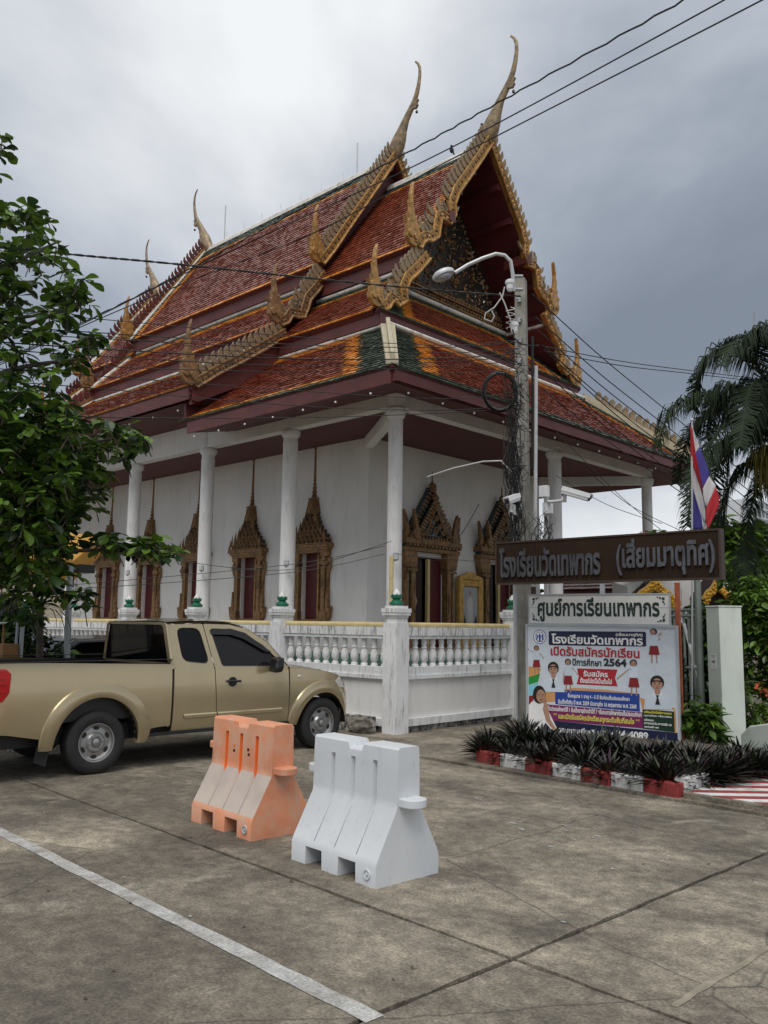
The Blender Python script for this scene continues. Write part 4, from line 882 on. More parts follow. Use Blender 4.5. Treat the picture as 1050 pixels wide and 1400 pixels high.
q = MB(); q.box((-1.70, 1.0, .57), (-.15, 2.6, .75)); q.box((-.85, 1.5, .7), (-.35, 1.62, 1.32)); q.box((-1.5, 1.5, .7), (-1.0, 1.62, 1.32)); q.box((-1.65, 2.45, .9), (-.2, 2.72, 1.1)); q.lathe([(.19, -.015), (.2, 0), (.19, .015)], 16, c=(-.5, 2.25, 1.1), ax=(0, -1, .5)); q.build('cabin_interior', 'black_plastic', TR, local=True)
ty = MB(); R_ = .345; ty.lathe([(.215, -.10), (.24, -.115), (.30, -.115), (.325, -.10), (R_-.004, -.085), (R_, -.06), (R_, .06), (R_-.004, .085), (.325, .10), (.30, .115), (.24, .115), (.215, .10)], 40, ax=(1, 0, 0), cap=False); tym = ty.mesh('tyre', ['tyre'], 35)
ri = MB(); ri.lathe([(.225, -.1), (.222, .085), (.212, .10), (.20, .098), (.19, .07), (.165, .055), (.115, .06), (.095, .085), (.06, .085), (.05, .075), (0, .075)], 40, ax=(1, 0, 0))
rim = ri.mesh('rim', ['rim'], 30)
ho = MB()
for k in range(6):
    a = 2*pi*k/6+.3; c_ = Vector((.0655, cos(a)*.155, sin(a)*.155)); t = Vector((0, -sin(a), cos(a))); n_ = Vector((0, cos(a), sin(a)))
    pts = [c_+t*(.034*cos(w))+n_*(.019*sin(w))+Vector((-.006, 0, 0)) for w in [2*pi*i/12 for i in range(12)]]; ho.prism(pts, (.008, 0, 0))
hom = ho.mesh('slot_shade', ['hole_shade'])  # dark ovals on the rim face, shade of the holes painted in
hb = MB()
for k in range(6):
    a = 2*pi*k/6; hb.lathe([(.012, .07), (.012, .098), (0, .1)], 6, c=(0, cos(a)*.075, sin(a)*.075), ax=(1, 0, 0))
hb.lathe([(.045, .07), (.042, .1), (.03, .108), (0, .11)], 12, ax=(1, 0, 0)); hbm = hb.mesh('hub', ['rim'], 40)
for x, s, z in ((-.13, 0, .345), (-.12, WB, .335), (-1.72, 0, .345), (-1.73, WB, .335)):
    o = bpy.data.objects.new('wheel', tym); COL.objects.link(o); o.parent = TR; o.location = (x, s, z); WL[o.name] = Vector(); o.rotation_euler = (rnd(0, 1), 0, 0 if x > -1 else pi)
    for n_, m_ in (('rim', rim), ('slot_shade', hom), ('hub', hbm)): link(n_, m_, o)
# ---------------------------------------------------------------- utility pole and what hangs on it
mat('pole_concrete', (.27, .26, .23), .85, var=.25, scale=4, dirt=.6, dirtcol=(.12, .12, .10), dscale=(6, 6, .5), dthr=.5, bump=.3)
mat('pvc', (.55, .56, .57), .4, var=.1, scale=4, dirt=.5, dthr=.55)
mat('cctv_white', (.72, .73, .74), .35, var=.05)
mat('wire_white', (.5, .5, .5), .6)
PB = at(717, 1000, 13.5); PB.z = 0; px_, py_ = PB.x, PB.y
PO = thing('utility_pole', (px_, py_, 0), 'tall grey concrete utility pole with conduits between the temple and the school sign', 'utility pole')
PRZ = radians(22); PM = Matrix.Translation((px_, py_, 0)) @ Matrix.Rotation(PRZ, 4, 'Z')
def plp(a, b, z): return PM @ Vector((a, b, z))
q = MB(); q.add([plp(a*w, b*w, z) for z, w in ((0, .128), (7.5, .088)) for a, b in ((-1, -1), (1, -1), (1, 1), (-1, 1))], [(3, 2, 1, 0), (4, 5, 6, 7), (0, 1, 5, 4), (1, 2, 6, 5), (2, 3, 7, 6), (3, 0, 4, 7)])
q.build('shaft', 'pole_concrete', PO, bevel=.018)
for k in range(11):
    z = 3.6+k*.35; q = MB(); q.tube([plp(-.0+(k % 2-.5)*.06, -.2, z), plp((k % 2-.5)*.06, .2, z)], .012, 5); q.box((-.03, -.14, z-.04), (.03, -.105, z+.04), M=PM); q.build('bolt', 'steel', PO)
for z in (6.9, 6.45, 5.5, 4.8, 4.3, 2.6):
    q = MB(); w = .125-.04*z/7.5; q.ring([plp(a*w, b*w, z) for a, b in ((-1, -1), (1, -1), (1, 1), (-1, 1))], [plp(a*w, b*w, z+.05) for a, b in ((-1, -1), (1, -1), (1, 1), (-1, 1))]); q.build('strap', 'steel', PO)
def strand(pts, r, m, name='cable', label=None, cat='cable', group=None, parent=None, n=5):
    q = MB(); q.tube(pts, r, n); o = q.build(name, m, parent, smooth=50)
    if label: tag(o, label, cat, group)
    return o
strand([at(733, 500, 13.38), at(732, 700, 13.4), at(731, 1000, 13.45)], .03, 'pvc', 'conduit', parent=PO, n=8)
strand([at(703, 650, 13.38), at(704, 800, 13.4), at(706, 1000, 13.45)], .032, 'pvc', 'conduit', parent=PO, n=8)
strand([at(728, 460, 13.38), at(728, 640, 13.4)], .02, 'cable_black', 'conduit', parent=PO, n=8)
random.seed(11)
q = MB()
for k in range(80):
    x0 = rnd(692, 708) if k % 3 else rnd(724, 752); y0 = rnd(500, 640); y1 = min(790, y0+rnd(120, 330))
    if x0 > 720: y0 = rnd(690, 730); y1 = rnd(750, 800)
    pts = [at(x0+rnd(-9, 9)+(8 if x0 < 715 else -3)*(j/6), y0+(y1-y0)*j/6, 13.25+rnd(-.08, .08)) for j in range(7)]
    q.tube(pts, rnd(.0035, .0065), 4)
for k in range(26):
    cx, cy = rnd(693, 720), rnd(470, 660); pts = [at(cx+12*sin(j*1.1+k)+rnd(-3, 3), cy+11*cos(j*.9+k*2)+rnd(-3, 3), 13.2+rnd(-.06, .06)) for j in range(9)]
    q.tube(pts, .005, 4)
tag(q.build('cable_tangle', 'cable_black'), 'dense tangle of thin black cables hanging down the utility pole', 'cables')
# street lamp
t = thing('street_lamp', at(712, 395, 13.4), 'street lamp on a curved white arm fixed to the top of the utility pole', 'street lamp')
arm = [(702, 398), (701, 375), (698, 357), (690, 349), (678, 347), (660, 353), (640, 362), (622, 373)]
q = MB(); q.tube([at(x, y, 13.3-.02*i) for i, (x, y) in enumerate(arm)], .03, 8); q.build('arm', 'pale_metal', t, smooth=50)
for y in (378, 396): q = MB(); q.tube([at(700, y, 13.32), at(714, y, 13.4)], .03, 6); q.build('bracket', 'steel', t)
hd = at(607, 377, 13.15); ax_ = (at(622, 371, 13.17)-hd).normalized()
q = MB()
Mh = Matrix.Translation(hd) @ Vector((1, 0, 0)).rotation_difference(ax_).to_matrix().to_4x4()
a = MB(); a.sphere((0, 0, .02), 1, 14, sc=(.185, .13, .085)); q.add([Mh @ Vector((x, y, max(z, -.015))) for x, y, z in a.v], a.f); q.build('lamp_shade', 'pale_metal', t, smooth=40)
q = MB(); a = MB(); a.sphere((-.02, 0, -.02), 1, 12, sc=(.13, .09, .055)); q.add([Mh @ Vector(p) for p in a.v], a.f); q.build('lens', 'steel', t, smooth=60)
# cctv cameras
def cctv(p, d, label, L_=.36):
    d = Vector(d).normalized(); Q = Matrix.Translation(p) @ d.to_track_quat('Y', 'Z').to_matrix().to_4x4(); t = thing('security_camera', p, label, 'camera', 'white security cameras beside the utility pole')
    q = MB(); q.box((-.055, -L_*.5, -.05), (.055, L_*.5, .05), M=Q); q.build('housing', 'cctv_white', t, bevel=.02)
    q = MB(); q.box((-.068, -L_*.5, .052), (.068, L_*.56, .068), M=Q); q.box((-.068, -L_*.5, .0), (-.06, L_*.56, .055), M=Q); q.box((.06, -L_*.5, .0), (.068, L_*.56, .055), M=Q); q.build('sun_shield', 'cctv_white', t)
    q = MB(); q.box((-.04, L_*.5, -.035), (.04, L_*.5+.012, .035), M=Q); q.build('lens_window', 'black_plastic', t)
    return t, Q
t, Q = cctv(at(701, 683, 13.1), -CR*.75-CF*.55-CU*.25, 'small white security camera on the left of the pole facing the road', .24)
q = MB(); q.tube([at(702, 692, 13.1), at(703, 702, 13.15), at(708, 704, 13.3)], .022, 6); q.box(tuple(at(697, 700, 13.08)), tuple(at(705, 690, 13.18))); q.build('bracket', 'cctv_white', t)
t, Q = cctv(at(787, 676, 12.6), CR*.85-CU*.28-CF*.5, 'long white security camera on an arm right of the pole under the eave', .42)
q = MB(); q.tube([at(772, 684, 12.75), at(757, 686, 13.1), at(747, 686, 13.45)], .026, 8); q.tube([at(772, 676, 12.7), at(772, 686, 12.75)], .03, 8); q.build('arm', 'cctv_white', t, smooth=50)
t = thing('camera_post', (at(747, 1000, 13.5).x, at(747, 1000, 13.5).y, 0), 'slim white steel post with junction boxes carrying the security camera arm', 'post')
a = at(747, 668, 13.5); q = MB(); q.tube([(t.location.x, t.location.y, 0), tuple(a)], .04, 8); q.build('shaft', 'pvc', t)
for x, y in ((744, 672), (749, 695)):
    p = at(x, y, 13.4); q = MB(); q.box((p.x-.07, p.y-.05, p.z-.09), (p.x+.07, p.y+.05, p.z+.09)); q.build('junction_box', 'cctv_white', t, bevel=.008)
# cable coil and connectors
cc = at(684, 535, 13.2); q = MB()
for k in range(7):
    pts = []
    r_ = .25+rnd(-.02, .02); ph = rnd(0, 6)
    for i in range(25):
        w = 2*pi*i/24; pts.append(cc+CR*(cos(w)*r_*1.0+rnd(-.004, .004))+CU*(sin(w)*r_*1.18)+CF*(rnd(-.01, .01)+k*.012))
    q.tube(pts, .012, 5, cap=False)
tag(q.build('cable_coil', 'cable_black'), 'large coil of thick black cable hung beside the utility pole', 'cable coil')
for i, (x, y) in enumerate(((697, 448), (691, 390))):
    q = MB(); p = at(x+6, y, 13.25); q.lathe([(.03, -.1), (.05, -.06), (.055, .0), (.07, .03), (.07, .07), (.04, .09)], 10, c=p); o = q.build('insulator', 'cctv_white'); tag(o, ('white round connector on the pole below the lamp bracket', 'small white connector high on the pole beside the lamp arm')[i], 'connector', None)
for i, pts in enumerate(([(690, 392), (687, 405), (676, 420), (664, 428), (662, 436), (672, 440), (676, 432), (672, 425)], [(683, 400), (690, 415), (697, 435), (701, 446)], [(701, 450), (703, 462), (712, 470), (728, 473), (737, 472)])):
    strand([at(x, y, 13.2) for x, y in pts], .011, ('wire_white', 'wire_white', 'cable_black')[i], 'drop_cable', ('white wire looping loosely below the street lamp', 'short white wire running between the two pole connectors', 'black cable curling round the pole below the connector')[i], 'wire')
q = MB(); q.tube([at(698+6*sin(i*.9), 420+i*1.1, 13.2+.05*cos(i*.9)) for i in range(28)], .007, 4); tag(q.build('coiled_wire', 'wire_white'), 'springy coiled grey wire beside the top of the utility pole', 'wire')
strand([at(584, 652, 13.6), at(620, 640, 13.4), at(660, 631, 13.3), at(685, 630, 13.25), at(700, 646, 13.25)], .012, 'wire_white', 'drop_cable', 'pale slack wire arching from the pole towards the temple door', 'wire')
# ---- overhead cables
def sag(a, b, s_, n=26, wob=0.):
    a, b = Vector(a), Vector(b); return [a.lerp(b, i/n)+Vector((0, 0, -s_*4*(i/n)*(1-i/n)+(rnd(-wob, wob) if 0 < i < n else 0))) for i in range(n+1)]
def through(pts, n=9):
    """smooth line through pixel, pixel, depth points"""
    P = [at(*p) for p in pts]; o_ = []
    for i in range(len(P)-1):
        p0 = P[max(i-1, 0)]; p1 = P[i]; p2 = P[i+1]; p3 = P[min(i+2, len(P)-1)]
        for k in range(n):
            t = k/n; o_.append(.5*((2*p1)+(p2-p0)*t+(2*p0-5*p1+4*p2-p3)*t*t+(3*p1-3*p2+p3-p0)*t**3))
    return o_+[P[-1]]
OC = 'overhead cables across the sky and roof'
strand([p+Vector((0, 0, .012*sin(i*2.1))) for i, p in enumerate(through([(1010, -48, 8), (935, 0, 8.8), (700, 130, 11), (558, 208, 12), (390, 297, 13), (240, 378, 14), (90, 452, 15), (-60, 520, 16)], 16))], .011, 'cable_black', 'overhead_cable', 'topmost wavy black cable crossing the whole roof from upper right', 'cable', OC)
strand(through([(1060, -40, 8), (990, 0, 8.6), (700, 158, 11), (560, 230, 12), (400, 304, 13), (240, 380, 14), (88, 455, 15), (-60, 524, 16)]), .009, 'cable_black', 'overhead_cable', 'middle of the three parallel black cables crossing the roof from upper right', 'cable', OC)
strand(through([(1110, -40, 8), (1042, 0, 8.4), (720, 165, 11), (590, 232, 12), (430, 318, 13), (250, 388, 14), (86, 458, 15), (-60, 528, 16)]), .009, 'cable_black', 'overhead_cable', 'lowest of the three parallel black cables crossing the roof from upper right', 'cable', OC)
for k in range(2):
    strand([p+Vector((0, .009*cos(i*1.6+k*pi), .009*sin(i*1.6+k*pi)*1)) for i, p in enumerate(through([(-60, 332, 9.5), (0, 338, 10), (120, 350, 10.8), (240, 361, 11.5), (450, 383, 12.4), (600, 397, 13), (712, 405, 13.35)], 14))], .010, 'cable_black', 'overhead_cable', ('thick black cable of a twisted pair running from the left tree to the pole', 'second black cable twisted round the one from the left tree to the pole')[k], 'cable', 'twisted cable pair')
rows = [(425, 467, .006), (444, 470, .007), (452, 478, .006), (466, 485, .009), (476, 490, .007), (490, 496, .006), (503, 540, .006), (520, 556, .006), (447, 505, .005), (560, 560, .006)]
ORD = ('topmost', 'second', 'third', 'fourth', 'fifth', 'sixth', 'seventh', 'eighth', 'ninth', 'tenth')
for i, (yl, yr, r_) in enumerate(rows):
    ym = (yl+yr)/2+rnd(4, 12)
    strand(through([(-60, yl-3, 9.5+i*.1), (120, yl+10, 10.5), (400, ym+6, 12), (600, yr+5, 13), (708, yr-2, 13.35)], 7), r_, 'cable_black', 'overhead_cable', ORD[i]+' from the top of the thin cables strung across the lower roof to the pole', 'cable', 'thin cables across the lower roof')
rights = [(728, 402, 905, 556), (733, 434, 905, 578), (736, 452, 905, 592), (742, 472, 905, 608), (744, 478, 905, 618), (744, 500, 905, 636), (744, 508, 905, 645), (740, 530, 905, 655)]
for i, (xa, ya, xb, yb) in enumerate(rights):
    sl__ = (yb-ya)/(xb-xa); xc = 1120; yc_ = yb+sl__*(xc-xb)*.93
    strand(through([(xa, ya, 13.4), ((xa+xb)/2, (ya+yb)/2+4, 14.6), (xb, yb, 16), (xc, yc_, 18)], 8), .009, 'cable_black', 'overhead_cable', ORD[i]+' from the top of the black cables fanning from the pole down to the palm', 'cable', 'cables fanning right of the pole')
for k in range(2):
    strand(through([(745, 474+k*6, 13.4), (850, 494+k*6, 14.5), (955, 508+k*4, 16), (1120, 528+k*4, 18)], 8), .008, 'cable_black', 'overhead_cable', ('upper', 'lower')[k]+' of two black cables running almost level right from the pole', 'cable', 'level cables right of the pole')
for i, (a, b, c_) in enumerate((((95, 800), (395, 772), (527, 746)), ((95, 806), (395, 783), (527, 757)), ((250, 768), (395, 779), (535, 740)), ((540, 757), (610, 764), (705, 772)), ((760, 650), (830, 690), (905, 716)), ((800, 640), (860, 690), (940, 730)), ((760, 590), (850, 680), (930, 745)))):
    strand(through([(a[0], a[1], 12.9), (b[0], b[1], 13.1), (c_[0], c_[1], 13.3)], 6), .005, 'cable_black', 'thin_wire', ('thin wire strung across the temple windows just above the railing', 'lower thin wire strung across the temple windows above the railing', 'thin slack wire dipping behind the second column', 'thin wire running across the two temple doors', 'thin wire under the right eave behind the long camera', 'thin wire slanting to the flag under the right eave', 'steep thin wire below the right eave')[i], 'wire')
q = MB(); q.tube(through([(611, 748, 13.6), (632, 728, 13.6), (655, 689, 13.6)]), .006, 4); tag(q.build('thin_wire', 'cable_black'), 'short thin wire slanting up the wall between the two temple doors', 'wire')
# birds
mat('bird', (.02, .02, .022), .7)
def bird(p, label):
    p = Vector(p); q = MB(); q.sphere(p, 1, 8, sc=(.05, .07, .075)); q.sphere(p+Vector((.02, -.03, .085)), .035, 8); q.prism([p+Vector((-.02, .05, -.02)), p+Vector((.02, .05, -.02)), p+Vector((.015, .13, -.12)), p+Vector((-.015, .13, -.12))], (0, 0, .012)); q.prism([p+Vector((.03, -.06, .08)), p+Vector((.04, -.1, .08)), p+Vector((.045, -.06, .075))], (0, 0, .012))
    tag(q.build('bird', 'bird', None, smooth=60), label, 'bird')
bird((-12.55, YC, 13.37), 'small dark bird perched on the front ridge')
bird((-11.62, YC, 13.56), 'small dark bird perched at the foot of the front roof finial')
# ---------------------------------------------------------------- school signs
mat('sign_brown', (.026, .0135, .007), .75, spec=.2, var=.3, scale=2, dirt=.4, dirtcol=(.034, .019, .011), dscale=(6, 6, .3), dthr=.45)
mat('sign_edge', (.045, .026, .018), .5)
mat('letter_metal', (.12, .12, .13), .28, .5, var=.3, scale=6)
mat('board_white', (.74, .75, .74), .5, var=.05, scale=3, dirt=.25, dirtcol=(.4, .38, .33), dthr=.55)
mat('letter_green', (.012, .035, .028), .45)
mat('vinyl', (.62, .68, .74), .4, var=.06, scale=2, bump=.5, bscale=5, bdist=.03)
mat('frame_grey', (.45, .48, .51), .45, .2)
mat('p_navy', (.012, .016, .055), .4); mat('p_white', (.8, .8, .8), .4); mat('p_red', (.42, .02, .03), .4); mat('p_blue', (.02, .06, .32), .4); mat('p_purple', (.2, .02, .11), .4)
mat('p_green', (.01, .035, .018), .4); mat('p_orange', (.62, .32, .12), .4); mat('p_lime', (.02, .3, .05), .4); mat('p_sky', (.25, .6, .75), .4); mat('p_skin', (.42, .24, .16), .5); mat('p_hair', (.015, .012, .011), .5)
mat('p_shirt', (.62, .7, .78), .45); mat('p_skirt', (.25, .015, .02), .5); mat('p_dark', (.02, .02, .025), .5); mat('p_yellow', (.75, .68, .1), .4); mat('p_grey', (.2, .21, .22), .5)
t = thing('school_name_board', (-5.99, 10.63, 0), 'long dark brown school name board with raised metal letters above the banner', 'sign', None, radians(1.7))
BRX = Matrix.Rotation(radians(.7), 4, 'Y')
for i in range(5):
    x0 = -1.67+i*.668; MB().box((x0+.002, 0, 2.335), (x0+.666, .10, 2.925)).build('panel', 'sign_brown', t, local=True)
q = MB(); q.box((1.671, -.015, 2.31), (1.70, .115, 2.95)); q.box((-1.70, -.015, 2.31), (-1.671, .115, 2.95)); q.box((-1.67, -.012, 2.926), (1.67, .112, 2.95)); q.box((-1.67, -.012, 2.31), (1.67, .112, 2.334)); q.build('frame', 'sign_edge', t, local=True)
text('โรงเรียนวัดเทพากร', t, 'letter_metal', -.78, 2.63, 1.66, .44, y=-.035, extrude=.03, bold=.03)
text('(เสี่ยมมาตุทิศ)', t, 'letter_metal', .96, 2.63, 1.34, .50, y=-.035, extrude=.03, bold=.03)
for y_ in (748, 775): q = MB(); q.tube([at(957, y_, 11.0), at(957, y_, 12.72)], .025, 6); q.build('bracket', 'frame_grey', t)
for z in (2.42, 2.78): MB().box((-1.62, .10, z), (-1.56, .75, z+.05)).build('bracket', 'frame_grey', t, local=True)
t = thing('education_centre_board', (-6.38, 11.285, 0), 'white board with dark green Thai lettering directly above the colourful banner', 'sign', None, radians(9.4))
MB().box((-1.08, 0, 1.745), (1.03, .03, 2.16)).build('panel', 'board_white', t, local=True)
q = MB(); q.box((-1.10, -.008, 2.161), (1.05, .035, 2.18)); q.box((-1.10, -.008, 1.725), (1.05, .035, 1.744)); q.box((-1.10, -.008, 1.745), (-1.081, .035, 2.16)); q.box((1.031, -.008, 1.745), (1.05, .035, 2.16)); q.box((-1.08, -.003, 1.975), (1.03, -.0005, 1.981)); q.build('frame', 'frame_grey', t, local=True)
text('ศูนย์การเรียนเทพากร', t, 'letter_green', -.02, 1.945, 1.84, .36, y=-.004, bold=.03)
for sx in (-1, 1):
    for sz in (-1, 1):
        cx, cz = -.025+sx*.98, 1.952+sz*.15; q = MB()
        for (a, b, r_) in ((0, 0, .028), (-.045*sx, .01*sz, .02), (-.08*sx, .022*sz, .014), (.0, -.045*sz, .02), (.015*sx, -.075*sz, .014)):
            q.add([(cx+a+cos(w)*r_*(1 if i % 2 else .6), -.004, cz+b+sin(w)*r_*(1 if i % 2 else .6)) for i, w in enumerate([2*pi*k/10 for k in range(10)])], [tuple(range(9, -1, -1))])
        q.build('corner_ornament', 'letter_green', t, local=True)
t2 = thing('sign_frame', (-6.38, 11.42, 0), 'rust orange and grey steel posts holding up the banner and the white board', 'frame', None, radians(9.4))
for x, m in ((-1.1, 'sign_edge'), (0, 'frame_grey'), (1.085, 'rust')):
    if m == 'rust': mat('rust', (.33, .085, .035), .6, var=.3, scale=9)
    MB().box((x-.03, 0, 0), (x+.03, .06, 2.33 if x > -1 else 2.3)).build('post', m, t2, local=True)
MB().box((-1.1, .061, 1.2), (1.1, .1, 1.26)).build('rail', 'frame_grey', t2, local=True)
# the enrolment banner: printed sheet in a steel frame
bn = thing('school_banner', (-6.38, 11.285, 0), 'colourful school enrolment banner with printed pupils standing behind the purple plants', 'banner', None, radians(9.4))
MB().box((-1.11, 0, .06), (1.11, .025, 1.70)).build('sheet', 'vinyl', bn, local=True)
q = MB(); q.box((-1.14, -.015, 1.701), (1.14, .04, 1.73)); q.box((-1.14, -.015, .03), (-1.111, .04, 1.70)); q.box((1.111, -.015, .03), (1.14, .04, 1.70)); q.box((-1.111, -.015, .03), (1.111, .04, .059)); q.build('frame', 'frame_grey', bn, local=True)
def bp(x, y, k=1):                                       # print coordinates on the sheet -> local
    f = (x-122)/868; return ((f-.5)*2.22, -.0012*k, 1.695-(y-294)/(650+60*f)*1.62)
def poly(mb, pts, k, lay=1): 
    P = [bp(x, y, lay) for x, y in pts]; n_ = Vector((0, 0, 0))
    for i in range(len(P)): n_ += Vector(P[i]).cross(Vector(P[(i+1) % len(P)]))
    f = tuple(range(len(P))); mb.add(P, [f if n_.y < 0 else f[::-1]], k)
def ell(mb, x, y, rx, ry, k, lay=1, n=14): poly(mb, [(x+cos(2*pi*i/n)*rx, y+sin(2*pi*i/n)*ry) for i in range(n)], k, lay)
PMT = ['p_navy', 'p_white', 'p_red', 'p_blue', 'p_purple', 'p_green', 'p_orange', 'p_lime', 'p_sky', 'p_skin', 'p_hair', 'p_shirt', 'p_skirt', 'p_dark', 'p_yellow', 'p_grey']
PI_ = {n: i for i, n in enumerate(PMT)}
q = MB()
def rp(n, pts, lay=1): poly(q, pts, PI_['p_'+n], lay)
rp('navy', [(262, 322), (824, 318), (830, 326), (830, 402), (824, 408), (262, 408), (256, 400), (256, 330)])
rp('orange', [(126, 536), (208, 548), (190, 590), (126, 600)]); rp('lime', [(126, 602), (200, 580), (185, 630), (126, 648)]); rp('sky', [(126, 650), (190, 632), (160, 710), (126, 714)]); rp('skirt', [(126, 716), (160, 708), (150, 760), (126, 770)])
rp('orange', [(230, 690), (420, 660), (600, 670), (780, 690), (790, 710), (230, 750)]); rp('orange', [(786, 712), (975, 770), (975, 780), (800, 790)]); rp('orange', [(970, 780), (978, 780), (980, 915), (966, 915)], 2)
rp('navy', [(262, 858), (985, 915), (985, 1000), (126, 960), (126, 925)]); rp('blue', [(292, 673), (785, 690), (785, 796), (292, 760)], 2); rp('purple', [(232, 762), (800, 800), (800, 893), (262, 858)], 3); rp('green', [(800, 782), (970, 790), (970, 912), (800, 895)], 3)
rp('red', [(428, 545), (665, 548), (650, 598), (664, 648), (424, 640), (438, 592)], 2)
q.build('printed_bands', PMT, bn, local=True)
q = MB()
ell(q, 200, 358, 42, 44, PI_['p_blue'], 1, 24); ell(q, 200, 358, 38, 40, PI_['p_white'], 2, 24); ell(q, 200, 358, 29, 31, PI_['p_blue'], 3, 24); ell(q, 200, 358, 26, 28, PI_['p_white'], 4, 24)
poly(q, [(196, 385), (192, 352), (200, 336), (208, 352), (204, 385)], PI_['p_blue'], 5); poly(q, [(184, 382), (216, 382), (216, 387), (184, 387)], PI_['p_blue'], 5)
for s in (-1, 1): poly(q, [(200+s*16, 380), (200+s*10, 352), (200+s*20, 340), (200+s*22, 376)], PI_['p_blue'], 5)
q.build('school_crest', PMT, bn, local=True)
def bt(body, x0, x1, y0, y1, m, bold=.03, lay=6):
    a = bp(x0, (y0+y1)/2); b = bp(x1, (y0+y1)/2); c_ = bp((x0+x1)/2, y0); d = bp((x0+x1)/2, y1)
    return text(body, bn, m, (a[0]+b[0])/2, (c_[2]+d[2])/2, b[0]-a[0], c_[2]-d[2], y=-.0013*lay, bold=bold, name='printed_text')
bt('โรงเรียนวัดเทพากร', 274, 812, 338, 400, 'p_white', .03); bt('(เสี่ยมมาตุทิศ)', 660, 812, 326, 352, 'p_white', .03, 7); bt('เปิดรับสมัครนักเรียน', 268, 792, 414, 474, 'p_red', .03); bt('ปีการศึกษา', 402, 574, 484, 530, 'p_dark', .03); bt('2564', 586, 718, 482, 530, 'p_dark', .04)
bt('รับสมัคร', 466, 610, 558, 594, 'p_white', .03); bt('ตั้งแต่บัดนี้เป็นต้นไป', 446, 632, 600, 634, 'p_white', .03)
bt('ชั้นอนุบาล 1 อายุ 4 - 5 ปี รับก่อนชั้นประถมศึกษา', 370, 730, 700, 734, 'p_white', .03); bt('รับเด็กที่เกิด ปี พ.ศ. 2559 นับอายุถึง 16 พฤษภาคม พ.ศ. 2560', 310, 768, 738, 776, 'p_white', .03)
bt('ชั้นประถมศึกษาปีที่ 1 รับเด็กอายุย่างเข้าปีที่ 7 หรือจบการศึกษาก่อนชั้นประถมศึกษา', 246, 796, 782, 822, 'p_white', .03); bt('** และเปิดรับสมัครนักเรียนทุกระดับชั้นที่สนใจ **', 280, 784, 822, 868, 'p_yellow', .03)
bt('สอบถามเพิ่มเติม 02-', 308, 610, 898, 936, 'p_white', .03); bt('424-4089', 622, 828, 910, 955, 'p_white', .04)
for i, b_ in enumerate(('พร้อมมีสวัสดิการครบ', 'ทุนการศึกษา / สื่อการเรียน', 'เครื่องแบบ', 'อาหารกลางวัน อาหารเสริม นม', 'ทุกวันฟรี ฯลฯ')): bt(b_, 808, (958, 958, 860, 955, 886)[i], 790+i*22, 806+i*22, 'p_yellow' if i == 0 else 'p_white', .03)
